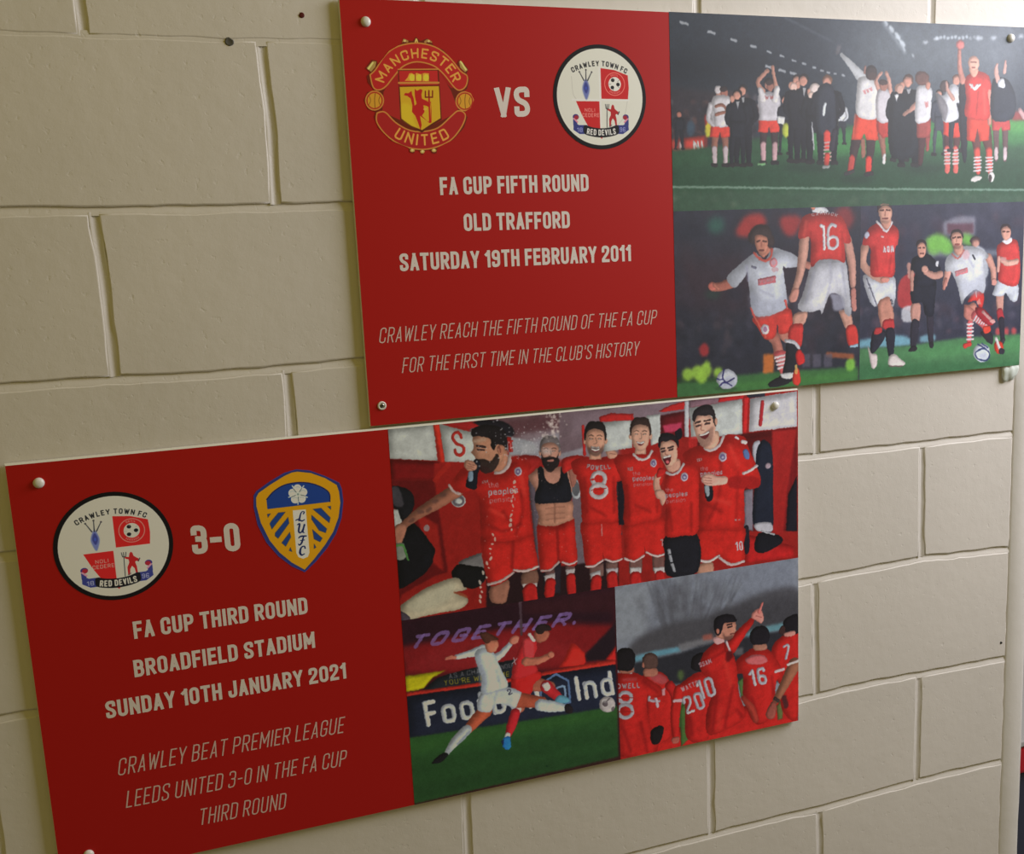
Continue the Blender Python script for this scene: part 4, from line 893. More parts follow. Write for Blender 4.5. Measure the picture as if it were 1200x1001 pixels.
# right red player
c.L((190, 140, 128), [780, 560, 782, 640], [24, 18]); c.L((170, 50, 60), [780, 640, 786, 676], 19); c.L((44, 42, 56), [788, 684, 796, 800], [17, 12]); c.L((52, 50, 60), [780, 818, 800, 790], 12)
c.P((196, 200, 210), [770, 470, 870, 480, 876, 570, 846, 584, 812, 540, 798, 556, 744, 552, 750, 520], 1, 1)
c.P((196, 62, 62), [764, 300, 790, 270, 850, 252, 882, 290, 880, 490, 780, 480, 772, 400], 1, 1); c.P((214, 210, 216), [792, 262, 836, 240, 846, 262, 820, 280], 1, 1)
c.L((206, 160, 146), [870, 372, 820, 380, 790, 360], [14, 14, 12]); c.L((200, 150, 138), [776, 350, 772, 420], 9); c.E((206, 150, 150), 800, 358, 16, 12, .7)
c.E((60, 46, 52), 812, 196, 28, 26); c.P((200, 148, 132), [788, 200, 812, 184, 838, 200, 836, 240, 816, 258, 796, 244], 1, 1); c.L((96, 60, 56), [796, 212, 806, 210], 3); c.L((96, 60, 56), [818, 212, 830, 212], 3)
# left red player
c.P((190, 132, 116), [136, 580, 190, 556, 214, 640, 210, 690, 164, 700, 150, 720, 132, 650], 1, 1); c.P((182, 56, 60), [160, 686, 212, 680, 214, 730, 160, 730], 1, 1); c.P((38, 38, 52), [172, 740, 218, 734, 216, 860, 200, 894, 184, 860], 1, 1)
c.P((40, 40, 54), [110, 740, 170, 742, 160, 790, 118, 850, 92, 860, 92, 800], 1, 1); c.P((176, 56, 60), [116, 730, 150, 722, 150, 752, 112, 760], 1, 1); c.P((210, 196, 196), [76, 820, 96, 860, 126, 870, 122, 930, 100, 942, 88, 900], 1, 1)
c.P((216, 206, 204), [190, 880, 220, 864, 250, 890, 276, 912, 262, 928, 190, 926], 1, 1); c.L((120, 100, 100), [190, 930, 262, 930], 3)
c.P((200, 202, 212), [60, 440, 130, 460, 214, 450, 226, 530, 216, 604, 204, 606, 190, 560, 140, 580, 124, 612, 90, 590, 54, 480], 1, 1); c.L((70, 70, 90), [70, 460, 126, 606], 3, .8); c.text('2', 202, 600, 212, 598, 28, (60, 60, 80), .2); c.text('XX', 78, 520, 98, 518, 10, (70, 70, 84), .2)
c.L((204, 154, 138), [60, 300, 50, 380, 90, 430, 150, 470], [24, 22, 20, 16]); c.E((200, 134, 122), 168, 468, 24, 16)
c.P((196, 58, 58), [48, 280, 70, 210, 126, 168, 180, 190, 210, 176, 242, 210, 236, 280, 222, 300, 218, 440, 160, 452, 92, 440, 90, 300], 1, 1); c.L((150, 36, 44), [110, 300, 130, 420], 6, .45, 1, 6); c.L((150, 36, 44), [200, 340, 190, 430], 6, .45, 1, 6)
c.L((222, 216, 220), [124, 158, 146, 182, 178, 210, 206, 160], 6); c.E((180, 190, 210), 72, 230, 13, 20, .9, 15); c.L((226, 180, 180), [148, 238, 160, 240], 4)
c.text('AON', 158, 326, 216, 322, 40, (224, 214, 220), .26)
c.P((190, 136, 120), [144, 140, 200, 140, 196, 180, 176, 200, 152, 176], 1, 1); c.P((64, 50, 56), [130, 70, 150, 56, 196, 58, 206, 96, 200, 110, 134, 112], 1, 1); c.P((200, 150, 132), [136, 92, 166, 70, 202, 90, 204, 130, 184, 166, 156, 166, 138, 130], 1, 1)
c.L((80, 50, 50), [144, 100, 160, 96], 4); c.L((80, 50, 50), [176, 96, 194, 98], 4); c.L((150, 96, 86), [170, 104, 168, 126], 4, .7); c.L((120, 66, 66), [156, 142, 184, 142], 4); c.E((90, 66, 64), 170, 158, 22, 8, .4, 0, 4)
# referee in black
c.P((190, 140, 128), [310, 600, 356, 596, 350, 690, 310, 690], 1, 1); c.P((46, 44, 58), [310, 690, 348, 690, 342, 770, 330, 830, 304, 820], 1, 1); c.P((50, 46, 60), [390, 650, 424, 650, 426, 780, 424, 820, 404, 820], 1, 1); c.P((40, 38, 46), [292, 850, 318, 820, 340, 830, 330, 848], 1, 1); c.E((42, 40, 48), 416, 815, 12, 18)
c.P((34, 36, 50), [318, 480, 434, 470, 436, 560, 424, 660, 380, 650, 366, 590, 310, 590], 1, 1)
c.P((32, 34, 48), [312, 360, 344, 340, 396, 330, 440, 370, 466, 412, 430, 436, 430, 500, 320, 500, 330, 430, 306, 420], 1, 1); c.L((190, 140, 128), [464, 440, 430, 448, 384, 428], [18, 17, 13]); c.E((200, 150, 136), 380, 412, 18, 20); c.L((180, 130, 118), [312, 430, 312, 520], [12, 10])
c.E((206, 206, 214), 446, 384, 9, 16); c.E((56, 46, 54), 362, 280, 28, 26); c.P((196, 142, 126), [340, 290, 366, 268, 386, 290, 384, 330, 366, 352, 346, 340], 1, 1); c.L((90, 56, 56), [346, 300, 358, 298], 3); c.L((90, 56, 56), [370, 298, 380, 298], 3); c.L((120, 70, 70), [356, 328, 374, 328], 3)
# white player, ball at feet
c.P((196, 130, 116), [596, 620, 640, 590, 660, 620, 640, 670, 600, 670], 1, 1)
c.L((206, 90, 96), [622, 700, 616, 800], [17, 12])
for i in range(5): c.L((222, 206, 212), [606, 706+i*20, 638, 704+i*20], 5)
c.L((196, 60, 56), [594, 820, 620, 812], 12)
c.P((190, 120, 110), [600, 600, 650, 640, 640, 690, 592, 670, 590, 620], 1, 1); c.L((206, 96, 100), [650, 660, 700, 710], [24, 20])
for i in range(6): c.L((224, 206, 210), [640+i*13, 690-i*0+i*4, 668+i*13, 640+i*8], 4.5)
c.P((160, 40, 52), [650, 620, 690, 620, 750, 690, 730, 712, 700, 700, 660, 660], 1, 1); c.L((214, 160, 156), [690, 640, 740, 690], 7); c.E((206, 150, 146), 742, 690, 15, 12)
c.P((46, 42, 52), [676, 750, 720, 740, 744, 770, 740, 812, 716, 800], 1, 1); c.P((206, 66, 52), [690, 720, 726, 716, 730, 744, 700, 756], 1, 1); c.P((200, 60, 44), [756, 800, 790, 800, 800, 840, 776, 866, 752, 840], 1, 1); c.L((222, 216, 216), [760, 780, 770, 810, 786, 850], [7, 8, 8]); c.E((50, 46, 60), 790, 850, 16, 18)
c.P((206, 56, 54), [610, 590, 630, 550, 650, 532, 694, 540, 690, 610, 670, 612, 650, 580], 1, 1); c.L((230, 180, 180), [654, 530, 656, 560], 3); c.P((222, 170, 160), [656, 586, 672, 566, 682, 600, 660, 600], .7, 0)
c.L((200, 146, 132), [720, 350, 744, 410, 748, 470], [20, 18, 16]); c.E((200, 140, 130), 750, 480, 16, 20); c.L((206, 150, 138), [506, 420, 488, 490], [20, 16]); c.L((180, 120, 110), [492, 470, 482, 512], 10)
c.P((206, 208, 216), [490, 420, 492, 360, 520, 330, 548, 320, 590, 290, 660, 296, 716, 330, 712, 356, 690, 366, 704, 470, 694, 540, 652, 520, 600, 560, 576, 600, 560, 520, 530, 440, 520, 424], 1, 1)
c.P((180, 184, 200), [560, 480, 640, 470, 700, 440, 694, 530, 600, 550], .6, 1, 12); c.L((170, 172, 190), [600, 330, 640, 400], 5, .5, 1, 5); c.E((222, 170, 176), 600, 335, 20, 26, .6, 0, 3)
c.P((206, 110, 116), [540, 424, 608, 402, 610, 430, 546, 450], .9, 0); c.text('PUMP', 548, 442, 604, 426, 14, (226, 186, 192), .2); c.L((50, 50, 62), [636, 338, 648, 360], 5); c.L((222, 130, 126), [526, 330, 556, 356, 590, 310], 4)
c.P((190, 140, 124), [536, 286, 580, 280, 584, 316, 560, 340, 540, 320], 1, 1); c.P((60, 50, 52), [518, 230, 530, 204, 566, 200, 584, 226, 582, 252, 520, 256], 1, 1); c.P((202, 150, 132), [524, 228, 550, 214, 576, 228, 580, 270, 562, 300, 540, 302, 524, 268], 1, 1)
c.L((90, 60, 56), [530, 246, 544, 242], 4); c.L((90, 60, 56), [556, 242, 572, 242], 4); c.E((100, 72, 66), 552, 294, 22, 12, .6, 0, 4); c.L((150, 80, 76), [544, 280, 564, 280], 4); c.L((160, 106, 94), [550, 248, 550, 266], 3, .7)
c.E((50, 96, 66), 690, 915, 56, 8, .6, 0, 5); c.E((206, 212, 220), 684, 858, 45, 50); c.E((170, 176, 200), 696, 880, 26, 22, .5, 0, 6)
c.L((70, 84, 140), [664, 812, 716, 846, 724, 880, 706, 898, 662, 890, 652, 856, 690, 836, 716, 846], 3.6); c.L((70, 84, 140), [684, 808, 716, 830], 3)
photo(c, 'chase_photograph', GU, R3, upper, 'night match photograph of a referee and players running at a ball', .8, spec=.45)

# --- lower board, wide photograph: six players singing in the changing room
GL2 = (1.5, 1.6, 1.8)
R4 = (363.0, -851.0, 1075.5, -552.1)
c = Canvas(*R4, 2.6, (150, 32, 30))
FL, FR = (450, 480, 4.004), (670, 450, 4.004)
c.fr(*FL)
RR, RRD, WH = (186, 36, 32), (132, 24, 24), (176, 178, 176)
# ceiling and locker fronts
c.P((104, 78, 84), [400, 60, 1100, -40, 1100, 200, 700, 220, 400, 150], 1, 0, 4); c.P((134, 116, 124), [640, 110, 1100, 60, 1100, 240, 640, 220], 1, 0, 14); c.P((90, 56, 62), [420, 70, 760, 30, 1000, 10, 1000, 60, 640, 110], .9, 0, 10)
c.P((146, 142, 152), [690, 150, 940, 70, 940, 240, 690, 230], .9, 0, 10)
c.P((28, 26, 34), [410, 66, 470, 48, 560, 56, 606, 90, 606, 124, 560, 130, 470, 80], 1, 1, 2); c.P((150, 30, 32), [280, 66, 400, 52, 450, 78, 400, 92], 1, 0)
c.P(WH, [8, 82, 230, 66, 252, 240, 22, 232], 1, 0); c.P(WH, [258, 66, 420, 110, 450, 252, 285, 244], 1, 0); c.P((150, 150, 158), [560, 120, 700, 150, 730, 205, 590, 220], 1, 0, 3)
c.P((188, 46, 34), [228, 66, 258, 64, 286, 250, 262, 250], 1, 0); c.P((150, 34, 32), [576, 128, 596, 130, 606, 200, 586, 200], 1, 0)
c.L((190, 48, 42), [362, 130, 350, 108, 330, 112, 322, 135, 340, 160, 368, 172, 374, 196, 358, 214, 338, 206, 332, 190], 7)
c.text('T', 578, 190, 606, 190, 48, (176, 40, 38), .2)
c.fr(*FR); c.P((112, 92, 100), [-60, 60, 560, 40, 560, 160, -60, 330], 1, 0, 3); c.P((132, 112, 122), [0, 150, 560, 60, 560, 130, 0, 250], .7, 0, 14); c.fr(*FL)
# red locker interiors
c.P((112, 18, 22), [22, 232, 260, 244, 270, 330, 36, 330], 1, 0, 2); c.P((150, 30, 28), [236, 250, 470, 252, 520, 820, 330, 830, 230, 500], 1, 0, 3); c.P((98, 18, 22), [30, 330, 236, 330, 300, 760, 60, 900], 1, 0, 4)
c.L((166, 36, 30), [300, 260, 240, 330], 12, .9, 0, 2); c.P((160, 34, 30), [150, 480, 250, 540, 280, 760, 210, 700], .9, 0, 5); c.P((146, 30, 28), [80, 870, 240, 780, 330, 760, 500, 830, 500, 960, 80, 960], 1, 0, 3)
c.P((24, 24, 30), [30, 360, 120, 380, 142, 430, 130, 480, 88, 524, 60, 470, 36, 450], 1, 1); c.P((70, 66, 74), [36, 370, 70, 370, 90, 450, 44, 446], .9, 1, 3); c.P((168, 170, 168), [38, 466, 66, 470, 86, 530, 50, 550], 1, 0)
c.P((20, 20, 26), [60, 620, 120, 545, 150, 540, 230, 640, 236, 680, 200, 760, 80, 840, 66, 800], 1, 1)
c.E((150, 146, 150), 200, 556, 14, 16, .8); c.E((180, 180, 182), 350, 428, 34, 31); c.E((70, 60, 70), 350, 428, 28, 26, .75); c.E((176, 178, 180), 350, 430, 16, 14)
c.P((108, 104, 106), [348, 718, 440, 676, 466, 680, 470, 742, 400, 740], 1, 1); c.P((20, 20, 24), [318, 762, 350, 726, 400, 732, 468, 744, 480, 790, 440, 832, 390, 838, 330, 800], 1, 1)
# floor behind legs, middle locker
c.P((92, 80, 92), [676, 330, 730, 330, 740, 760, 720, 760], 1, 0, 2); c.P((112, 98, 108), [880, 400, 940, 400, 945, 760, 890, 760], 1, 0, 3); c.P((40, 22, 28), [480, 780, 1100, 700, 1100, 900, 480, 960], 1, 0, 3)
c.E((170, 172, 178), 902, 374, 26, 46); c.E((60, 60, 66), 900, 372, 18, 34, .7)
# hand in the foreground
c.P((176, 164, 142), [72, 930, 110, 895, 200, 835, 300, 796, 350, 790, 376, 830, 386, 845, 330, 860, 386, 880, 392, 905, 350, 938, 240, 958, 130, 985, 84, 990], 1, 1); c.P((196, 190, 168), [110, 910, 240, 840, 330, 810, 300, 900, 160, 950], .7, 1, 14)
c.L((150, 84, 56), [330, 858, 360, 866, 388, 880], [3, 7, 4], .8, 1, 3); c.P((70, 60, 72), [76, 950, 100, 955, 124, 985, 80, 990], 1, 1)
def shirtbadge(x, y, s=1.):
    c.E((176, 170, 182), x, y, 17*s, 20*s, .95); c.E((90, 76, 120), x, y, 11*s, 13*s, .8); c.E((190, 186, 196), x, y+2, 5*s, 6*s, .8)
def pp(x, y, k, ang=-.06, col=(188, 180, 190)):
    t = [('the', 0, 0, 44, 24), ("people's", 0, 34, 128, 30), ('pension', 6, 66, 110, 22)]
    for w, dx, dy, L_, H in t: c.text(w.replace("'", ''), x+dx*k, y+dy*k+dx*k*ang, x+(dx+L_)*k, y+dy*k+(dx+L_)*k*ang, H*k, col, .165 if w[0] == 'p' and dy == 34 else .11, wide=1.25, al=.95 if dy == 34 else .65)
def shorts(p, hem=True): c.P(RR, p, 1, 1)
def face(x, y, w, h, skin=(180, 126, 104), hair=(30, 26, 28), beard=None, smile=True, tilt=0, hairtop=.95, full=1):
    """frontal face centred at x, y, half-width w, half-height h"""
    t = tilt
    c.P(skin, [x-w*.5, y+h*.5, x+w*.5, y+h*.5, x+w*.6, y+h*1.25, x-w*.6, y+h*1.25], 1, 0)
    c.E(skin, x-w*1.02, y+h*.08, w*.16, h*.2); c.E(skin, x+w*1.02, y+h*.08, w*.16, h*.2)
    c.P(hair, [x-w*1.04, y+h*.05, x-w*1.08, y-h*.5, x-w*.7, y-h*1.08, x, y-h*1.22*hairtop, x+w*.75, y-h*1.08, x+w*1.08, y-h*.45, x+w*1.04, y+h*.05, x+w*.8, y, x-w*.8, y], 1, 1)
    c.P(skin, [x-w*.86, y-h*.42, x-w*.4, y-h*.66, x+w*.4, y-h*.66, x+w*.86, y-h*.42, x+w*.92, y+h*.1, x+w*.74, y+h*.66, x+w*.3, y+h*1.0, x-w*.3, y+h*1.0, x-w*.74, y+h*.66, x-w*.92, y+h*.1], 1, 1)
    if beard: c.P(beard, [x-w*.92, y+h*.1, x-w*.7, y+h*.36, x-w*.35, y+h*.34, x, y+h*.28, x+w*.35, y+h*.34, x+w*.7, y+h*.36, x+w*.92, y+h*.1, x+w*.8, y+h*.75, x+w*.3, y+h*1.1*full, x-w*.3, y+h*1.1*full, x-w*.8, y+h*.75], .85, 1)
    b = tuple(v*.42 for v in skin)
    for s in (-1, 1):
        c.L(b, [x+s*w*.2, y-h*.24, x+s*w*.42, y-h*.3, x+s*w*.66, y-h*.22], w*.045, .85); c.L(b, [x+s*w*.25, y-h*.06, x+s*w*.56, y-h*.07], w*.05, .85); c.E((206, 198, 194), x+s*w*.42, y-h*.05, w*.13, h*.035, .5)
        c.E(tuple(min(255, v*1.14) for v in skin), x+s*w*.45, y+h*.2, w*.22, h*.14, .6, 0, 2)
    c.L(tuple(v*.72 for v in skin), [x+w*.05, y-h*.1, x+w*.12, y+h*.2, x-w*.12, y+h*.24], w*.05, .8)
    if smile: c.P((100, 40, 44), [x-w*.42, y+h*.42, x, y+h*.48, x+w*.42, y+h*.42, x+w*.2, y+h*.66, x-w*.2, y+h*.66], 1, 1); c.L((206, 200, 196), [x-w*.32, y+h*.47, x, y+h*.52, x+w*.32, y+h*.47], h*.055)
    else: c.L((120, 60, 56), [x-w*.3, y+h*.5, x+w*.3, y+h*.5], h*.05)
def sock(x0, y0, x1, y1, r): c.L((176, 34, 34), [x0, y0, x1, y1], r)
# man 2: grey hair, beard, black vest
c.P((40, 34, 44), [742, 740, 830, 720, 828, 860, 750, 870], 1, 0)
c.P((96, 66, 66), [756, 756, 800, 745, 802, 790, 756, 800], 1, 0); c.P((96, 66, 66), [850, 730, 894, 724, 896, 770, 852, 775], 1, 0); c.P((180, 170, 172), [750, 780, 802, 766, 802, 796, 756, 806], 1, 0); c.P((180, 170, 172), [850, 752, 894, 744, 896, 764, 854, 776], 1, 0)
sock(780, 815, 776, 862, 25); sock(876, 790, 880, 850, 22)
c.P(RR, [722, 536, 800, 552, 886, 508, 898, 600, 906, 720, 866, 734, 834, 716, 816, 690, 800, 742, 760, 762, 732, 750, 722, 640], 1, 1)
c.L((206, 180, 180), [738, 756, 780, 752, 820, 716], 5); c.L((206, 180, 180), [836, 716, 870, 726, 904, 712], 5); c.L(RRD, [812, 560, 818, 690], 7, .7, 1, 4)
c.P((172, 120, 100), [718, 430, 874, 424, 884, 500, 886, 516, 800, 546, 726, 540, 726, 500], 1, 1); c.L((120, 78, 66), [800, 440, 802, 530], 4, .6, 1, 3)
for y in (460, 488, 512): c.L((136, 90, 76), [760, y+6, 800, y, 846, y-4], 3, .5, 1, 3)
c.P((176, 124, 108), [676, 316, 700, 288, 740, 272, 850, 270, 884, 290, 900, 320, 880, 350, 870, 400, 730, 420, 706, 370], 1, 1); c.P((150, 96, 84), [866, 276, 900, 290, 898, 350, 878, 360], 1, 1)
c.P((26, 27, 36), [722, 280, 744, 274, 760, 330, 800, 348, 826, 320, 830, 270, 850, 274, 866, 330, 878, 424, 800, 438, 716, 440, 708, 400, 724, 350], 1, 1)
face(778, 200, 44, 66, (172, 124, 108), (104, 96, 98), (36, 28, 30), False, full=1.25)
c.P((34, 27, 30), [738, 236, 778, 226, 820, 230, 818, 262, 790, 286, 762, 280], 1, 1); c.L((170, 110, 100), [768, 240, 792, 238], 5)
# man 1: big profile, drinking
c.P((150, 100, 84), [500, 830, 584, 800, 580, 880, 560, 910, 500, 900], 1, 1); c.P((120, 84, 72), [650, 766, 716, 752, 716, 830, 650, 830], 1, 1); c.P((190, 180, 180), [648, 820, 718, 812, 718, 830, 652, 838], 1, 0); sock(684, 850, 688, 890, 34)
c.P(RR, [460, 590, 560, 600, 680, 570, 706, 640, 722, 740, 660, 760, 612, 750, 600, 700, 604, 770, 540, 820, 492, 822, 470, 740, 456, 660], 1, 1); c.L((206, 178, 176), [488, 820, 545, 806, 606, 766], 6); c.L((206, 178, 176), [610, 752, 660, 758, 720, 738], 6); c.L(RRD, [606, 600, 600, 740], 8, .6, 1, 5)
c.L((150, 96, 78), [340, 380, 260, 430, 160, 490, 90, 545], [34, 32, 25, 18]); c.P((160, 106, 88), [44, 560, 70, 535, 104, 545, 100, 580, 80, 632, 56, 634, 46, 600], 1, 1)
for x, y, a in ((240, 430, 20), (210, 470, -10), (170, 480, 30), (130, 520, 0), (280, 400, 10)): c.E((96, 64, 60), x, y, 18, 9, .7, -30+a, 3)
c.P((120, 124, 116), [54, 634, 90, 630, 104, 670, 98, 700, 60, 702], 1, 1); c.L((90, 150, 80), [60, 640, 90, 640, 112, 706], 5)
c.P((146, 32, 32), [620, 226, 710, 216, 740, 240, 720, 270, 690, 300, 640, 320], 1, 1)
c.P(RR, [310, 360, 330, 320, 372, 272, 420, 280, 470, 300, 530, 292, 576, 280, 600, 226, 640, 228, 690, 260, 676, 320, 686, 520, 690, 590, 560, 620, 462, 600, 450, 480, 430, 380, 352, 394], 1, 1)
c.L((206, 180, 178), [306, 356, 326, 384, 356, 396], 6); c.L((200, 178, 176), [524, 296, 556, 290, 584, 262, 590, 220], 9)
for p in ([430, 400, 470, 480, 460, 560], [640, 380, 650, 480, 620, 580], [560, 480, 600, 540], [480, 540, 560, 570, 640, 540]): c.L(RRD, p, 8, .55, 1, 7)
for p in ([500, 470, 560, 500], [640, 300, 660, 400]): c.L((214, 60, 50), p, 9, .6, 1, 7)
shirtbadge(628, 290, 1.1); c.text('XXX', 460, 348, 490, 343, 14, (190, 180, 184), .2, wide=1.2); pp(490, 368, 1.08, -.09); c.P((140, 20, 24), [430, 300, 470, 310, 450, 360, 436, 350], .7, 1, 4)
c.P((170, 116, 94), [500, 200, 570, 180, 580, 240, 560, 280, 520, 292, 490, 270], 1, 1)
c.P((176, 124, 100), [416, 130, 440, 110, 500, 120, 560, 160, 560, 230, 520, 270, 470, 268, 436, 240, 424, 220, 408, 200, 420, 180], 1, 1)
c.P((28, 24, 28), [410, 100, 440, 78, 500, 70, 560, 92, 578, 140, 574, 190, 560, 170, 530, 164, 516, 190, 500, 170, 500, 140, 450, 124, 414, 126], 1, 1)
c.P((40, 30, 31), [438, 236, 470, 232, 500, 242, 522, 214, 536, 212, 540, 244, 518, 284, 480, 300, 454, 290, 440, 262], .92, 1, 1.5); c.E((170, 112, 90), 545, 188, 15, 24); c.L((120, 70, 60), [540, 176, 548, 200], 4, .8)
c.L((50, 34, 34), [436, 170, 474, 176], 5); c.L((60, 40, 40), [440, 188, 468, 190], 4); c.L((196, 180, 160), [424, 150, 470, 140], 8, .4, 1, 6)
c.P((22, 24, 34), [418, 240, 440, 232, 452, 262, 440, 300, 436, 360, 424, 376, 388, 366, 386, 340, 398, 300, 410, 280], 1, 1); c.P((130, 150, 170), [396, 294, 416, 290, 418, 330, 396, 336], .9, 1)
c.P((176, 124, 104), [376, 258, 386, 238, 410, 240, 436, 262, 432, 280, 410, 288, 388, 284], 1, 1)
for y in (252, 264, 274): c.L((120, 76, 66), [392, y, 424, y+10], 2, .7)
# man 3 POWELL 8
c.fr(*FR)
c.P((60, 50, 60), [210, 460, 250, 460, 250, 700, 212, 720], 1, 0)
c.P((110, 80, 76), [82, 850, 150, 840, 150, 900, 84, 920], 1, 0); c.P((110, 80, 76), [160, 838, 216, 830, 216, 900, 162, 910], 1, 0); c.P((176, 172, 176), [86, 890, 134, 872, 134, 908, 92, 924], 1, 0); c.P((170, 160, 166), [160, 868, 216, 862, 216, 884, 170, 896], 1, 0); sock(116, 922, 112, 960, 26); sock(188, 905, 192, 950, 26)
c.P(RR, [52, 640, 216, 630, 232, 740, 234, 826, 190, 836, 156, 824, 146, 790, 140, 836, 100, 858, 66, 856, 52, 750], 1, 1); c.L((210, 186, 186), [66, 856, 104, 854, 146, 826], 5); c.L((210, 186, 186), [158, 824, 196, 834, 234, 822], 5); c.L((200, 140, 140), [140, 660, 142, 710], 3, .8)
c.P((170, 34, 32), [-40, 350, 60, 340, 60, 420, 0, 400, -40, 420], 1, 1)
c.P(RR, [0, 366, 60, 340, 120, 352, 180, 336, 230, 360, 240, 400, 230, 450, 208, 470, 214, 640, 130, 650, 54, 648, 44, 560, 30, 450, 6, 410], 1, 1)
for p in ([60, 440, 70, 600], [196, 440, 200, 600], [90, 580, 160, 620]): c.L(RRD, p, 7, .5, 1, 6)
c.arctext('POWELL', 125, 200, 205, 205, 196.5, 163.5, 23, (176, 168, 176), .2, inside=True, wide=1.3); c.P((150, 30, 34), [64, 388, 180, 388, 180, 392, 64, 392], 0)
for yy, rx in ((446, 30), (502, 36)): 
    t = np.linspace(0, 2*np.pi, 22); c.L((196, 186, 190), np.stack([126+rx*np.cos(t), yy+30*np.sin(t)], 1).ravel(), 10, 1, 0)
c.L(RR, [90, 448, 108, 448], 3); c.L(RR, [92, 500, 160, 490], 2)
face(110, 262, 48, 74, (186, 136, 114), (30, 26, 28), None); c.P((60, 44, 44), [74, 300, 94, 314, 130, 312, 150, 296, 138, 330, 112, 342, 86, 334], .5, 1, 3)
# man 4
c.P((110, 76, 72), [268, 820, 330, 812, 330, 880, 270, 890], 1, 0); c.P((186, 178, 180), [272, 862, 326, 860, 326, 886, 274, 894], 1, 0); c.P((110, 76, 72), [376, 806, 434, 800, 434, 870, 380, 880], 1, 0); c.P((186, 178, 180), [382, 862, 436, 858, 436, 884, 388, 890], 1, 0); sock(298, 908, 300, 930, 28); sock(412, 900, 414, 915, 24)
c.P(RR, [248, 650, 420, 616, 436, 700, 436, 800, 396, 812, 350, 792, 342, 760, 334, 812, 290, 836, 250, 820, 244, 740], 1, 1); c.L((210, 186, 186), [248, 820, 292, 832, 338, 806], 5); c.L((210, 186, 186), [350, 790, 396, 808, 436, 798], 5); c.text('7', 420, 762, 432, 760, 34, (200, 170, 176), .2)
c.P((26, 24, 34), [216, 460, 246, 450, 246, 660, 220, 662], 1, 0); 
c.P(RR, [196, 340, 250, 330, 300, 318, 372, 312, 420, 350, 430, 440, 410, 500, 418, 620, 330, 656, 248, 662, 246, 540, 232, 450, 210, 400], 1, 1)
for p in ([260, 480, 268, 640], [396, 460, 400, 600], [300, 570, 370, 600]): c.L(RRD, p, 7, .5, 1, 6)
c.L((210, 196, 196), [290, 330, 312, 352, 350, 352, 376, 316], 6); shirtbadge(383, 372, .95); c.text('XXX', 262, 408, 288, 405, 16, (190, 180, 184), .2, wide=1.2); pp(286, 430, .78, -.06)
face(322, 240, 46, 72, (190, 144, 124), (52, 38, 36), None)
c.P((186, 136, 116), [160, 312, 190, 306, 214, 326, 206, 344, 176, 352, 164, 336], 1, 1); c.L((130, 84, 72), [176, 326, 206, 330], 2, .7)
# locker above
c.P((150, 30, 34), [-620, 0, -620, 0, -620, 0], 0)
c.P(WH, [125, 190, 275, 150, 284, 300, 150, 318], 1, 0); c.P(WH, [350, 150, 415, 140, 418, 270, 372, 290], 1, 0); c.P((170, 34, 34), [128, 156, 180, 136, 290, 140, 284, 170, 132, 178], 1, 0); c.L((180, 40, 38), [284, 150, 288, 180], 5); c.L((170, 36, 36), [52, 200, 60, 330], 7)
c.P((170, 34, 34), [406, 128, 470, 96, 530, 82, 530, 118, 430, 132], 1, 0); c.P((96, 20, 28), [416, 148, 530, 128, 530, 250, 440, 240, 418, 262], 1, 0, 2); c.P((186, 60, 90), [424, 196, 516, 180, 512, 220, 440, 230], 1, 0, 3)
c.P((176, 174, 180), [528, 80, 548, 76, 550, 250, 528, 246], 1, 0); c.P(WH, [552, 112, 800, 70, 800, 240, 560, 262], 1, 0); c.P((186, 182, 186), [836, 68, 1056, 34, 1056, 200, 830, 226], 1, 0); c.P((120, 90, 100), [548, 78, 810, 42, 800, 72, 552, 112], 1, 0, 2)
c.P((170, 30, 34), [690, 66, 810, 44, 806, 68, 686, 86], 1, 0); c.P((182, 36, 38), [806, 62, 830, 60, 818, 250, 800, 250], 1, 0); c.L((160, 40, 46), [894, 86, 884, 190], 9, 1, 0); c.P((40, 38, 50), [815, 48, 905, 38, 905, 58, 830, 66], 1, 0)
c.P((108, 22, 26), [548, 262, 820, 232, 1056, 202, 1056, 690, 810, 690, 800, 300, 560, 300], 1, 0, 2); c.P((160, 34, 34), [940, 220, 1056, 210, 1010, 500, 990, 716, 940, 690], 1, 0, 4); c.P((26, 26, 36), [1056, 430, 1056, 690, 1004, 690, 1014, 520], 1, 0, 2); c.P((170, 30, 32), [800, 700, 1040, 760, 1040, 812, 810, 840], 1, 0)
c.P((120, 112, 124), [806, 500, 850, 490, 850, 690, 808, 680], 1, 0, 2); c.P((168, 166, 174), [850, 280, 880, 266, 880, 310, 862, 370, 848, 330], 1, 1)
c.P((30, 34, 48), [864, 330, 880, 280, 900, 262, 930, 284, 942, 340, 944, 500, 940, 690, 880, 660, 850, 655, 850, 560, 862, 440], 1, 1); c.E((150, 130, 140), 920, 384, 13, 14); c.P((170, 166, 174), [860, 655, 930, 650, 940, 690, 870, 690], 1, 1)
c.P((24, 24, 32), [858, 740, 880, 700, 940, 700, 984, 720, 980, 750, 900, 792, 860, 780], 1, 1); c.L((180, 178, 184), [890, 690, 950, 706], 4); c.P((30, 28, 38), [806, 680, 830, 672, 832, 780, 812, 790], 1, 1)
c.P((196, 40, 40), [548, 250, 590, 246, 590, 300, 548, 300], .8, 0, 2)
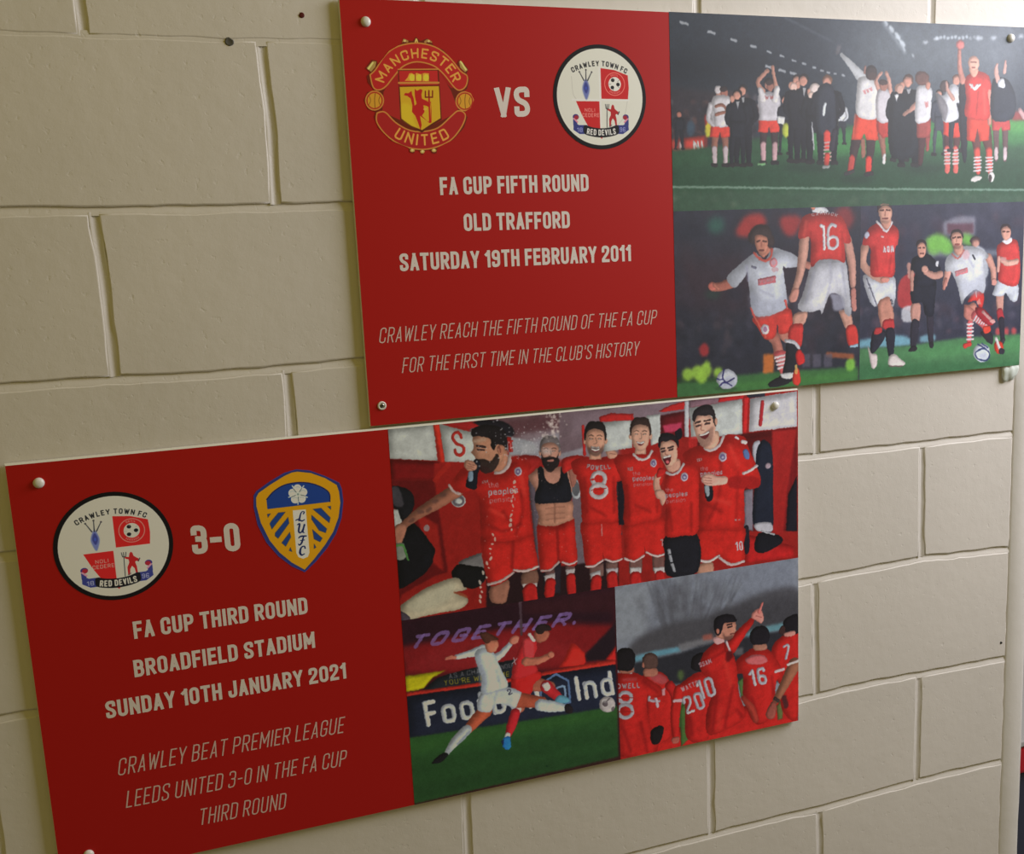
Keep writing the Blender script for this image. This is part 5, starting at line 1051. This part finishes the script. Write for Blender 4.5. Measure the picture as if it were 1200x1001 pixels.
# redraw heads over the lockers where they cross
face(322, 240, 46, 72, (190, 144, 124), (52, 38, 36), None); face(110, 262, 48, 74, (186, 136, 114), (30, 26, 28), None); c.P((52, 40, 40), [74, 290, 84, 300, 110, 296, 136, 300, 148, 286, 142, 322, 110, 338, 80, 324], .6, 1, 3); c.P((100, 40, 44), [92, 304, 110, 308, 130, 303, 122, 318, 98, 318], 1, 1); c.L((206, 200, 196), [95, 307, 110, 311, 127, 306], 4)
# man 6 tall on the right
c.P((176, 128, 108), [594, 850, 660, 836, 656, 900, 594, 900], 1, 1)
c.P(RR, [588, 668, 800, 668, 806, 760, 808, 830, 740, 842, 700, 820, 686, 800, 660, 826, 600, 834, 584, 820], 1, 1); c.L((210, 190, 190), [586, 824, 640, 834, 690, 806], 6); c.L((210, 190, 190), [690, 814, 746, 848, 806, 832], 6); c.text('10', 768, 784, 804, 782, 46, (206, 186, 194), .2)
c.P((28, 28, 36), [440, 716, 586, 702, 590, 880, 450, 900, 436, 800], 1, 1); c.L((176, 176, 184), [456, 780, 466, 830, 482, 876], 7, .9); c.L((28, 28, 36), [456, 800, 482, 800], 2); c.L((28, 28, 36), [462, 840, 486, 836], 2)
c.P(RR, [520, 330, 590, 290, 640, 296, 700, 246, 760, 238, 810, 250, 830, 300, 872, 400, 886, 440, 880, 480, 840, 494, 808, 500, 804, 676, 700, 684, 590, 674, 594, 480, 590, 400, 540, 370], 1, 1)
for p in ([700, 360, 690, 520, 640, 640], [780, 420, 770, 640], [620, 560, 700, 600]): c.L(RRD, p, 9, .5, 1, 8)
for p in ([740, 290, 780, 380], [660, 540, 740, 560]): c.L((222, 66, 56), p, 10, .5, 1, 8)
c.L((206, 190, 190), [806, 420, 840, 404, 868, 384], 7); c.P((150, 26, 28), [740, 440, 800, 430, 870, 440, 880, 480, 820, 492, 740, 484], .75, 1, 3)
c.L((210, 196, 196), [624, 300, 650, 312, 690, 290, 712, 244], 7); shirtbadge(708, 342, 1.15); c.E((80, 110, 160), 818, 330, 15, 26, .95, -15); c.L((206, 196, 200), [800, 270, 816, 276], 8); c.L((206, 196, 200), [770, 250, 780, 256], 6)
c.text('XXX', 588, 366, 612, 362, 16, (200, 190, 192), .2, wide=1.2); pp(604, 408, .8, -.1)
c.P((24, 24, 32), [622, 470, 650, 466, 662, 500, 660, 540, 640, 552, 626, 530], 1, 1); c.P((150, 160, 166), [622, 480, 642, 476, 646, 520, 630, 524], .9, 1)
c.P((206, 156, 140), [614, 430, 650, 420, 680, 432, 728, 436, 726, 468, 680, 476, 640, 478, 612, 462], 1, 1)
for y in (440, 452, 464): c.L((150, 96, 84), [620, y, 656, y+3], 2, .7)
c.text('XX', 762, 644, 792, 642, 10, (206, 190, 190), .2)
# his face, tilted, laughing
c.P((196, 150, 128), [600, 250, 680, 220, 690, 270, 660, 304, 620, 300], 1, 1)
c.P((206, 158, 138), [570, 170, 600, 140, 650, 150, 672, 190, 670, 240, 652, 286, 620, 298, 596, 276, 578, 230], 1, 1)
c.P((40, 34, 38), [564, 160, 576, 122, 620, 98, 656, 104, 674, 150, 676, 200, 664, 180, 656, 150, 620, 150, 590, 148, 574, 176], 1, 1)
c.P((100, 72, 66), [590, 240, 610, 236, 640, 216, 664, 200, 662, 250, 648, 284, 620, 298, 600, 282], .55, 1, 3)
c.L((60, 44, 44), [580, 184, 602, 176], 4); c.L((60, 44, 44), [622, 174, 648, 168], 4); c.L((70, 50, 50), [584, 198, 604, 194], 4); c.L((70, 50, 50), [626, 188, 646, 184], 4); c.L((160, 110, 96), [608, 188, 606, 214, 618, 218], 3, .8)
c.P((90, 30, 36), [596, 236, 616, 236, 646, 222, 636, 250, 616, 258], 1, 1); c.L((214, 208, 206), [602, 238, 620, 238, 642, 227], 4); c.E((186, 136, 118), 676, 176, 7, 16)
# man 5 shouting
c.P(RR, [438, 430, 480, 400, 520, 366, 570, 376, 594, 420, 596, 560, 590, 696, 520, 712, 440, 714, 440, 600, 430, 500], 1, 1)
for p in ([456, 580, 470, 690], [560, 560, 560, 690]): c.L(RRD, p, 7, .5, 1, 6)
c.L((190, 140, 122), [404, 432, 396, 470, 410, 520], [16, 16, 18]); c.P((196, 146, 128), [392, 500, 430, 500, 442, 540, 424, 572, 410, 540, 396, 530], 1, 1); c.P((176, 34, 34), [398, 440, 404, 400, 430, 396, 440, 420], 1, 1)
c.L((206, 192, 194), [444, 416, 470, 426, 500, 412, 524, 376], 6); shirtbadge(528, 436, 1.05); pp(440, 508, .8, -.1)
c.P((190, 140, 122), [440, 370, 500, 350, 508, 390, 480, 414, 450, 408], 1, 1); c.P((198, 150, 130), [412, 290, 440, 264, 484, 274, 496, 320, 490, 360, 466, 390, 440, 384, 420, 350], 1, 1)
c.P((30, 26, 32), [406, 290, 408, 256, 424, 232, 470, 234, 498, 260, 500, 300, 490, 280, 470, 264, 440, 270, 420, 272, 414, 300], 1, 1); c.P((22, 22, 30), [484, 226, 510, 208, 518, 230, 510, 256, 494, 258], 1, 1)
c.P((80, 24, 32), [428, 346, 446, 340, 464, 336, 462, 362, 448, 382, 434, 370], 1, 1); c.L((214, 206, 204), [432, 345, 460, 338], 4); c.E((190, 90, 96), 448, 366, 9, 8); c.L((60, 44, 46), [418, 306, 434, 302], 4); c.L((60, 44, 46), [452, 300, 476, 294], 4); c.L((60, 40, 44), [422, 318, 436, 314], 4); c.L((60, 40, 44), [456, 312, 474, 306], 4); c.L((150, 100, 88), [440, 312, 438, 330, 450, 334], 3, .8)
# spray of drink
g = random.Random(5); c.fr(*FL)
for i in range(26):
    t = i/25; x = 590-150*t+g.uniform(-12, 12) if t > .4 else 610-40*t; y = 340+560*t; c.E((206, 190, 178), x+g.uniform(-6, 6), y, g.uniform(3, 8), g.uniform(4, 12), .85, g.uniform(-30, 30))
for i in range(130):
    x, y = g.gauss(640, 90), g.gauss(160, 50); c.E((200, 196, 200), x, y, g.uniform(1, 5), g.uniform(1, 5), g.uniform(.3, .8))
for i in range(80): c.E((206, 190, 186), g.gauss(790, 26), g.uniform(0, 130), g.uniform(2, 9), g.uniform(2, 9), g.uniform(.3, .8), 0, 1)
for i in range(90): c.E((206, 170, 160), g.uniform(460, 1000), g.uniform(300, 700), g.uniform(1, 3.2), g.uniform(1, 3.2), g.uniform(.25, .6))
c.E((206, 200, 204), 764, 196, 26, 16, .5, 0, 6); c.E((200, 196, 200), 680, 180, 40, 24, .4, 0, 8)
photo(c, 'changing_room_photograph', GL2, R4, lower, 'wide photograph of six players arm in arm in a red changing room', .8)

# --- lower board, lower left: two players and the ball before the hoardings
R5 = (363.0, -1158.0, 721.5, -851.0)
c = Canvas(*R5, 2.6, (60, 18, 26)); c.fr(465, 680, 3.777)
c.P((40, 18, 28), [15, 170, 960, 20, 960, 200, 15, 300], 1, 0, 16); c.P((120, 24, 28), [15, 300, 300, 240, 700, 190, 960, 200, 970, 380, 600, 400, 30, 420], 1, 0, 14)
c.P((138, 34, 38), [200, 280, 620, 240, 900, 330, 600, 380, 40, 400], .6, 0, 20); c.P((34, 22, 30), [830, 330, 930, 230, 970, 180, 970, 350, 840, 362], 1, 0, 5); c.P((60, 24, 30), [560, 100, 960, 40, 960, 140, 560, 150], .6, 0, 12)
c.text('TOGETHER.', 40, 310, 790, 196, 60, (120, 92, 148), .26, lean=.9, wide=1.5, sp=.14, al=.8)
c.L((74, 56, 64), [546, 90, 552, 240], 6, .9, 0, 1.5)
c.P((196, 40, 34), [716, 388, 740, 350, 770, 280, 786, 280, 830, 320, 836, 362, 830, 374], 1, 0, 1.5); c.P((186, 36, 34), [924, 352, 968, 290, 970, 360], 1, 0, 1.5)
c.P((30, 34, 40), [100, 500, 180, 430, 300, 396, 520, 350, 520, 450, 400, 470], 1, 0, 1.5); c.P((170, 160, 24), [34, 426, 220, 398, 160, 430, 118, 480, 36, 496], 1, 0, 2)
c.text('AS A CHARITY', 232, 436, 440, 400, 22, (112, 110, 116), .14, wide=1.2, al=.9); c.text("YOU'RE WELCOME", 210, 466, 500, 426, 22, (150, 136, 40), .16, wide=1.2, al=.8); c.text('SENDER', 436, 398, 520, 384, 18, (110, 104, 108), .14, wide=1.2, al=.7)
c.P((176, 44, 36), [38, 498, 540, 428, 700, 396, 966, 350, 968, 376, 700, 416, 540, 446, 38, 514], 1, 0, 1.5)
c.P((30, 34, 50), [40, 516, 540, 446, 700, 412, 968, 372, 974, 560, 700, 610, 54, 700], 1, 0, 1.5)
c.P((42, 78, 40), [54, 698, 700, 602, 976, 556, 980, 780, 76, 990], 1, 0, 3); c.P((34, 62, 34), [60, 800, 980, 640, 980, 720, 70, 900], .5, 0, 20); c.P((52, 92, 42), [56, 712, 976, 566, 976, 600, 56, 770], .5, 0, 12)
c.P((34, 60, 34), [70, 900, 980, 740, 980, 790, 76, 985], .6, 0, 16)
c.text('Football', 132, 652, 640, 560, 118, (186, 188, 196), .18, wide=1.2); c.text('Ind', 800, 536, 966, 508, 112, (190, 192, 200), .17, wide=1.15)
HX = [636, 480, 650, 450, 704, 416, 758, 444, 768, 540, 704, 568, 640, 548, 636, 480]
c.L((110, 140, 190), HX, 4.5, 1, 0); c.L((150, 180, 214), [704, 480, 740, 470, 742, 530, 700, 540], 5, .9)
c.P((26, 54, 34), [660, 820, 668, 820, 668, 828, 660, 828], 1, 0)
# ball
c.E((170, 160, 158), 932, 550, 36, 36); c.E((80, 70, 74), 922, 546, 12, 14, .9); c.E((80, 72, 76), 956, 570, 8, 10, .8); c.L((110, 100, 104), [922, 546, 940, 524], 3); c.E((200, 194, 190), 918, 534, 12, 8, .5, 0, 3)
# red player
c.L((150, 84, 66), [610, 460, 680, 470], [32, 22]); c.L((180, 40, 46), [660, 470, 716, 520], [26, 18]); c.P((196, 176, 176), [644, 462, 668, 452, 680, 476, 660, 492], 1, 1); c.P((90, 140, 160), [700, 528, 720, 508, 750, 516, 768, 534, 740, 546, 706, 542], 1, 1)
c.P((150, 84, 66), [540, 500, 580, 506, 560, 580, 520, 580], 1, 1); c.P((186, 176, 178), [512, 570, 548, 560, 544, 592, 508, 592], 1, 1); c.L((176, 36, 44), [524, 590, 508, 640, 494, 684], [22, 22, 13]); c.L((190, 186, 190), [490, 686, 486, 700], 12); c.P((40, 110, 180), [470, 700, 500, 694, 504, 740, 486, 750, 470, 738], 1, 1); c.P((30, 40, 70), [460, 712, 474, 706, 470, 730], 1, 0)
c.P((186, 34, 34), [512, 420, 560, 390, 620, 400, 644, 424, 606, 460, 596, 500, 560, 512, 510, 480], 1, 1)
c.P((182, 40, 44), [530, 330, 556, 270, 590, 236, 612, 260, 620, 300, 606, 350, 624, 400, 590, 420, 516, 440, 512, 390], 1, 1); c.P((196, 60, 64), [560, 260, 600, 270, 606, 340, 564, 346], .9, 1, 2); c.L((196, 186, 190), [586, 240, 606, 268], 7); c.L((206, 120, 120), [560, 350, 608, 346], 3)
c.L((170, 100, 80), [572, 360, 620, 358, 674, 336], [20, 17, 13]); c.E((176, 104, 84), 682, 330, 15, 15)
c.P((150, 86, 68), [610, 230, 650, 218, 676, 232, 664, 262, 640, 276, 614, 268], 1, 1); c.P((40, 28, 28), [612, 214, 636, 194, 672, 200, 684, 220, 656, 226, 640, 240, 622, 236], 1, 1); c.text('X', 526, 380, 536, 340, 20, (190, 170, 176), .2)
# white player stretching
c.L((156, 74, 54), [530, 530, 640, 540], [34, 24]); c.L((178, 184, 192), [636, 552, 690, 560, 744, 564], [26, 24, 14]); c.P((34, 28, 32), [744, 552, 760, 548, 776, 560, 778, 586, 760, 590, 744, 580], 1, 1)
c.L((168, 80, 56), [390, 580, 350, 620, 316, 660], [32, 28, 22]); c.L((174, 178, 184), [308, 664, 262, 710, 222, 762], [24, 22, 11]); c.L((110, 120, 130), [320, 672, 270, 724], 6, .6, 1, 4); c.P((24, 24, 28), [156, 812, 164, 796, 200, 766, 222, 764, 224, 778, 196, 806], 1, 1)
c.P((176, 180, 188), [372, 500, 430, 480, 490, 472, 546, 492, 548, 510, 524, 566, 490, 556, 440, 548, 410, 584, 356, 572], 1, 1); c.L((140, 146, 158), [440, 500, 430, 560], 6, .5, 1, 5); c.text('2', 494, 510, 512, 504, 26, (70, 70, 84), .2)
c.L((176, 180, 188), [380, 308, 320, 326, 262, 340], [24, 16, 11]); c.L((176, 100, 84), [256, 342, 214, 350], [9, 4]); c.L((176, 100, 84), [244, 336, 218, 344], 4)
c.L((180, 184, 192), [400, 350, 450, 338, 500, 284], [24, 18, 12]); c.P((190, 110, 92), [496, 270, 514, 246, 540, 250, 536, 276, 510, 284], 1, 1)
c.P((182, 188, 196), [346, 350, 352, 312, 390, 298, 430, 322, 446, 360, 470, 410, 492, 468, 440, 488, 376, 500, 374, 430], 1, 1); c.P((146, 152, 166), [352, 340, 380, 360, 400, 480, 378, 495], .6, 1, 8); c.L((150, 156, 170), [440, 400, 460, 470], 6, .5, 1, 5)
c.P((176, 106, 84), [392, 274, 440, 264, 450, 292, 430, 320, 400, 314], 1, 1); c.P((74, 42, 34), [366, 238, 390, 230, 430, 246, 450, 262, 420, 268, 400, 280, 384, 270], 1, 1)
photo(c, 'tackle_photograph', (1.8, 1.95, 2.3), R5, lower, 'match photograph of a white and a red player stretching for the ball', .8)

# --- lower board, lower right: players with their backs turned, one pointing up
R6 = (721.5, -1158.0, 1075.5, -851.0)
c = Canvas(*R6, 2.6, (136, 140, 152)); c.fr(715, 650, 4.173)
c.P((126, 130, 144), [10, 150, 900, 10, 900, 300, 20, 500], 1, 0, 20); c.P((144, 148, 158), [10, 180, 200, 130, 180, 400, 20, 440], .8, 0, 20)
g = random.Random(8)
for i in range(70):
    x0 = g.uniform(230, 560); x1 = 360+(x0-360)*1.4+g.uniform(-40, 40); c.L((84, 84, 92), [330+(x0-330)*.5, 440, x0, 300, x1, g.uniform(90, 190)], [9, 6, 2], .3, 1, 5)
for i in range(110): c.E((92, 92, 100), g.gauss(390, 120), g.gauss(230, 70), g.uniform(10, 30), g.uniform(10, 30), .3, 0, 12)
for i in range(40): c.E((128, 132, 142), g.gauss(420, 90), g.gauss(180, 60), g.uniform(6, 18), g.uniform(12, 40), .4, 0, 8)
c.P((76, 74, 80), [100, 440, 200, 370, 330, 330, 480, 300, 640, 230, 760, 180, 918, 165, 918, 320, 600, 400, 300, 470, 110, 500], .95, 1, 14); c.P((62, 60, 66), [500, 300, 700, 240, 918, 210, 918, 330, 520, 400], .6, 1, 16)
c.P((100, 148, 168), [110, 500, 200, 474, 340, 450, 345, 474, 200, 506, 120, 530], 1, 0, 5); c.P((120, 118, 124), [330, 440, 500, 400, 500, 430, 340, 470], .9, 0, 6); c.P((160, 90, 80), [450, 396, 500, 384, 502, 414, 454, 420], .9, 0, 5); c.P((104, 148, 160), [660, 392, 700, 366, 860, 330, 850, 366, 780, 380, 670, 410], .95, 0, 6)
c.P((46, 46, 54), [110, 530, 340, 480, 500, 430, 860, 368, 918, 380, 918, 620, 120, 640], 1, 0, 6); c.P((110, 106, 110), [600, 460, 650, 454, 650, 490, 610, 492], .8, 0, 5)
c.P((74, 104, 54), [330, 760, 370, 700, 380, 900, 340, 920], 1, 0, 3); c.P((80, 110, 60), [626, 620, 650, 600, 650, 700, 640, 700], 1, 0, 2); c.P((84, 104, 60), [800, 760, 860, 740, 860, 790, 800, 810], 1, 0, 2); c.E((84, 104, 60), 345, 590, 16, 26, .8, 0, 6)
R_, RDK = (186, 36, 34), (134, 22, 26)
def folds(ps, col=RDK, w=8, al=.5):
    for p in ps: c.L(col, p, w, al, 1, w*.8)
c.P(R_, [40, 880, 290, 860, 480, 800, 660, 740, 918, 640, 918, 830, 600, 900, 300, 960, 40, 1010], 1, 0)
c.P((74, 104, 54), [340, 760, 372, 700, 384, 900, 346, 940], 1, 0, 2); c.P((96, 104, 60), [812, 740, 846, 700, 842, 800, 820, 810], 1, 0, 2)
# second head and body at the left
c.P(R_, [160, 590, 200, 570, 260, 580, 300, 640, 310, 700, 300, 800, 290, 900, 180, 920, 170, 700], 1, 1); c.P((170, 100, 110), [190, 590, 240, 580, 280, 610, 260, 634, 210, 620], .6, 1, 4)
c.P((166, 106, 90), [166, 560, 226, 556, 228, 590, 170, 596], 1, 1); c.P((84, 62, 58), [156, 520, 168, 490, 200, 480, 230, 500, 232, 545, 214, 556, 170, 556], 1, 1); c.E((160, 100, 86), 162, 540, 7, 14)
c.text('4', 190, 722, 220, 710, 10, (196, 180, 190), .1) if 0 else c.L((190, 170, 184), [196, 690, 190, 712, 240, 718], 6); c.L((190, 170, 184), [220, 694, 232, 740], 7)
c.L((176, 34, 36), [290, 640, 322, 700, 318, 820], [22, 24, 20]); c.L((206, 160, 170), [310, 716, 352, 712], 8); 
# left number 8
c.P(R_, [28, 600, 70, 572, 120, 578, 190, 610, 250, 650, 262, 686, 210, 700, 180, 690, 186, 800, 230, 960, 40, 980, 28, 760], 1, 1); folds([[60, 840, 100, 960], [150, 820, 180, 960], [160, 620, 230, 670]]); c.P((206, 150, 160), [252, 660, 270, 648, 268, 690, 254, 690], .9, 0)
c.P((30, 26, 30), [196, 880, 210, 850, 250, 836, 262, 860, 240, 920, 206, 924], 1, 1); c.L((180, 180, 190), [48, 576, 70, 568, 104, 580], 5)
c.P((150, 94, 80), [40, 545, 110, 545, 112, 575, 70, 582, 44, 575], 1, 1); c.P((28, 25, 30), [26, 520, 30, 480, 60, 458, 100, 460, 122, 490, 118, 540, 104, 566, 60, 568, 32, 560], 1, 1)
c.text('POWELL', 10, 658, 146, 652, 26, (184, 172, 184), .2, wide=1.2); c.P((180, 90, 96), [60, 604, 130, 600, 130, 616, 60, 620], .5, 0, 3)
for yy, r2, ry in ((700, 30, 26), (766, 36, 32)):
    t = np.linspace(0, 2*np.pi, 22); c.L((186, 182, 194), np.stack([74+r2*np.cos(t), yy+ry*np.sin(t)], 1).ravel(), 9, 1, 0)
c.L(R_, [36, 700, 112, 700], 2); c.L(R_, [36, 768, 112, 768], 2)
# number 20 behind the pointing man
c.P((30, 27, 32), [400, 560, 400, 510, 430, 482, 470, 490, 470, 570], 1, 1)
c.P(R_, [330, 650, 370, 610, 430, 575, 480, 590, 500, 700, 480, 900, 376, 900, 366, 760, 356, 710, 320, 710], 1, 1); c.L(R_, [336, 660, 318, 780, 322, 900], [24, 24, 16]); c.L((206, 170, 178), [314, 716, 352, 712], 8); c.P((170, 90, 80), [300, 900, 336, 890, 334, 920, 304, 922], 1, 1); folds([[390, 800, 400, 880]])
c.text('WATTS', 352, 672, 434, 636, 24, (184, 160, 172), .2, wide=1.1, al=.8); c.text('20', 376, 784, 470, 752, 92, (186, 180, 192), .19, wide=1.2)
# right pair: 16 and 7
c.P(R_, [790, 460, 840, 400, 918, 380, 918, 790, 840, 760, 830, 640, 796, 580], 1, 1); c.P((28, 26, 32), [846, 360, 850, 320, 880, 300, 918, 296, 918, 384, 870, 384], 1, 1); c.P((60, 40, 40), [824, 380, 840, 346, 856, 360, 850, 396], 1, 1); c.L((186, 178, 190), [848, 450, 872, 446, 858, 510], 6); c.P((190, 130, 120), [850, 386, 900, 372, 902, 394, 860, 402], 1, 1)
c.P(R_, [616, 520, 660, 480, 720, 450, 780, 470, 830, 540, 846, 600, 812, 620, 800, 760, 760, 820, 700, 820, 650, 700, 650, 590, 618, 580], 1, 1); folds([[690, 700, 720, 800], [790, 600, 800, 700]]); c.L((210, 176, 180), [808, 572, 848, 560], 7)
c.P((160, 110, 94), [700, 440, 760, 436, 764, 462, 710, 470], 1, 1); c.P((30, 27, 34), [684, 420, 686, 380, 716, 352, 756, 350, 778, 384, 770, 430, 730, 440, 700, 440], 1, 1)
c.P((196, 100, 104), [660, 510, 700, 490, 750, 492, 770, 520, 740, 536, 690, 538, 664, 526], .95, 1); c.text('16', 690, 650, 772, 632, 88, (188, 182, 194), .19, wide=1.15)
c.L((150, 96, 74), [900, 540, 860, 620, 812, 710], [34, 26, 18]); c.L((210, 190, 190), [868, 538, 918, 520], 6); c.L((60, 50, 50), [806, 704, 822, 716], 8); c.P((150, 80, 70), [760, 780, 790, 720, 812, 730, 806, 790, 780, 806], 1, 1); c.L((60, 40, 44), [850, 700, 860, 740], 12, .8, 1, 4)
# pointing man
c.P(R_, [440, 560, 452, 490, 500, 440, 540, 424, 580, 450, 600, 480, 620, 560, 630, 680, 660, 790, 580, 850, 480, 880, 470, 780, 500, 650], 1, 1)
folds([[520, 700, 500, 860], [600, 640, 560, 840], [620, 760, 640, 790], [480, 520, 560, 470]]); folds([[560, 520, 590, 640], [540, 760, 530, 850]], (214, 60, 50), 10, .5)
c.L(R_, [590, 450, 640, 384, 690, 326], [34, 24, 15]); c.L((206, 180, 184), [568, 426, 584, 470], 6); c.P((80, 20, 26), [566, 480, 590, 470, 600, 500, 570, 526], .8, 1, 4)
c.P((206, 130, 120), [690, 310, 696, 284, 724, 264, 744, 280, 750, 320, 736, 336, 712, 322], 1, 1); c.L((200, 110, 104), [728, 280, 744, 238], [9, 5]); c.L((150, 80, 76), [712, 300, 740, 306], 2, .7)
c.P((200, 150, 150), [500, 410, 540, 400, 560, 425, 520, 440], 1, 1); c.P((184, 124, 106), [512, 360, 540, 330, 600, 324, 616, 350, 604, 396, 580, 418, 546, 412, 520, 400], 1, 1)
c.P((28, 25, 32), [506, 356, 510, 318, 540, 296, 590, 292, 614, 312, 612, 330, 560, 334, 548, 366, 536, 392, 516, 390], 1, 1); c.P((70, 46, 46), [548, 380, 566, 400, 600, 392, 590, 418, 560, 416], .6, 1, 3)
c.L((50, 36, 38), [572, 344, 594, 340], 4); c.L((50, 36, 40), [576, 356, 594, 352], 3.5); c.L((130, 70, 64), [588, 388, 606, 386], 3); c.E((176, 110, 94), 526, 374, 8, 14); c.L((206, 152, 130), [604, 354, 612, 372], 4, .8)
c.text('SSAM', 440, 552, 498, 530, 24, (184, 160, 172), .2, wide=1.1, al=.85); c.text('10', 440, 716, 524, 690, 104, (186, 180, 192), .19, wide=1.2)
c.L((176, 60, 50), [648, 700, 690, 750, 712, 810], [10, 16, 14], 1, 1)
photo(c, 'pointing_photograph', (1.5, 1.6, 1.8), R6, lower, 'photograph of red shirted players seen from behind, one pointing up', .9)

# ------------------------------------------------------------------ small things on the wall
def lump(name, px, r, prof, mt, depth, label, cat, n=16, wob=.12, seed=2):
    x, y = onwall([px], depth)[0]; g = random.Random(seed)
    w = [1+g.uniform(-wob, wob) for _ in range(n)]
    V, F = [], []
    for a, z in prof: V += [W(x+a*r*w[t]*math.cos(t*2*math.pi/n), y+a*r*w[t]*math.sin(t*2*math.pi/n), depth+z) for t in range(n)]
    for k in range(len(prof)-1):
        for i in range(n): j = (i+1) % n; F.append((k*n+i, k*n+j, (k+1)*n+j, (k+1)*n+i))
    F.append(tuple((len(prof)-1)*n+i for i in range(n)))
    o = mesh(name, V, F, mt, None, smooth=True); tag(o, label, cat); return o
p1 = lump('wall_plug', (268.5, 49), 5.6, [(1, -.6), (1, .6), (.82, 1.0), (.6, .5), (.3, .2)], m_plug, 0, 'grey plugged screw hole in the wall near the top joint', 'wall plug')
p2 = lump('wall_plug', (353.5, 18), 3.8, [(1, -.6), (.95, .7), (.6, 1.0), (.3, 1.05)], m_plugred, 0, 'small dark red plug in the wall beside the upper board', 'wall plug', seed=5)
p3 = lump('nail_hole', (1173, 753.5), 2.8, [(1, -.4), (.9, .5), (.5, .3)], m_dark, 0, 'tiny black nail hole low on the right of the wall', 'hole', wob=.2)
# dab of pale sealant squeezed out at the upper board's lower right corner
bm = bmesh.new(); bmesh.ops.create_icosphere(bm, subdivisions=4, radius=1)
cx, cy = onwall([(1181, 433)], 4)[0]
from mathutils import noise as mn
for v in bm.verts:
    k = 1+.3*mn.noise(v.co*1.6)+.05*mn.noise(v.co*5)
    a, b, c_ = v.co.x*k, v.co.y*k, v.co.z*k
    X = cx+7+a*19+(8 if b > 0 else -5)*abs(b)**1.5; v.co = Vector(W(X, cy+b*22, 3+c_*8))
me = bpy.data.meshes.new('sealant_dab'); bm.to_mesh(me); bm.free(); me.materials.append(m_seal)
me.polygons.foreach_set('use_smooth', [True]*len(me.polygons))
so = bpy.data.objects.new('sealant_dab', me); COL.objects.link(so); tag(so, "pale dab of sealant at the upper board's lower right corner", 'sealant')
# padded bench standing beyond the wall's end, its red top and navy side just showing
m_navy = mat('navy_vinyl', (.035, .04, .07), .5, .4); m_rv = mat('red_vinyl', (.45, .01, .02), .45, .4)
def rbox(name, x0, x1, y0, y1, z0, z1, r, mt, parent):
    b = bmesh.new(); bmesh.ops.create_cube(b, size=1)
    for v in b.verts: v.co = Vector(((x0+x1)/2+v.co.x*(x1-x0), (y0+y1)/2+v.co.y*(y1-y0), (z0+z1)/2+v.co.z*(z1-z0)))
    bmesh.ops.bevel(b, geom=b.edges[:], offset=r, segments=3, profile=.5, affect='EDGES')
    m_ = bpy.data.meshes.new(name); b.to_mesh(m_); b.free(); m_.materials.append(mt)
    o = bpy.data.objects.new(name, m_); COL.objects.link(o)
    o.parent = parent; o.matrix_parent_inverse = Matrix.Translation(parent.location).inverted()
    return o
BX, BY = 1.72, .31
be = empty('padded_bench', (BX+.55, BY+.3, 0)); tag(be, "grey topped navy bench with a red band beyond the wall's right end", 'bench')
rbox('seat_top', BX-.01, BX+1.11, BY-.055, BY+.5, .512, .528, .004, mg, be)
rbox('red_band', BX, BX+1.1, BY-.05, BY+.5, .436, .512, .012, m_rv, be)
rbox('base_panel', BX+.01, BX+1.09, BY-.03, BY+.48, .07, .434, .008, m_navy, be)
for a in (BX+.05, BX+1.0):
    for b_ in (BY, BY+.4): rbox('foot', a, a+.05, b_, b_+.05, 0, .072, .004, m_dark, be)
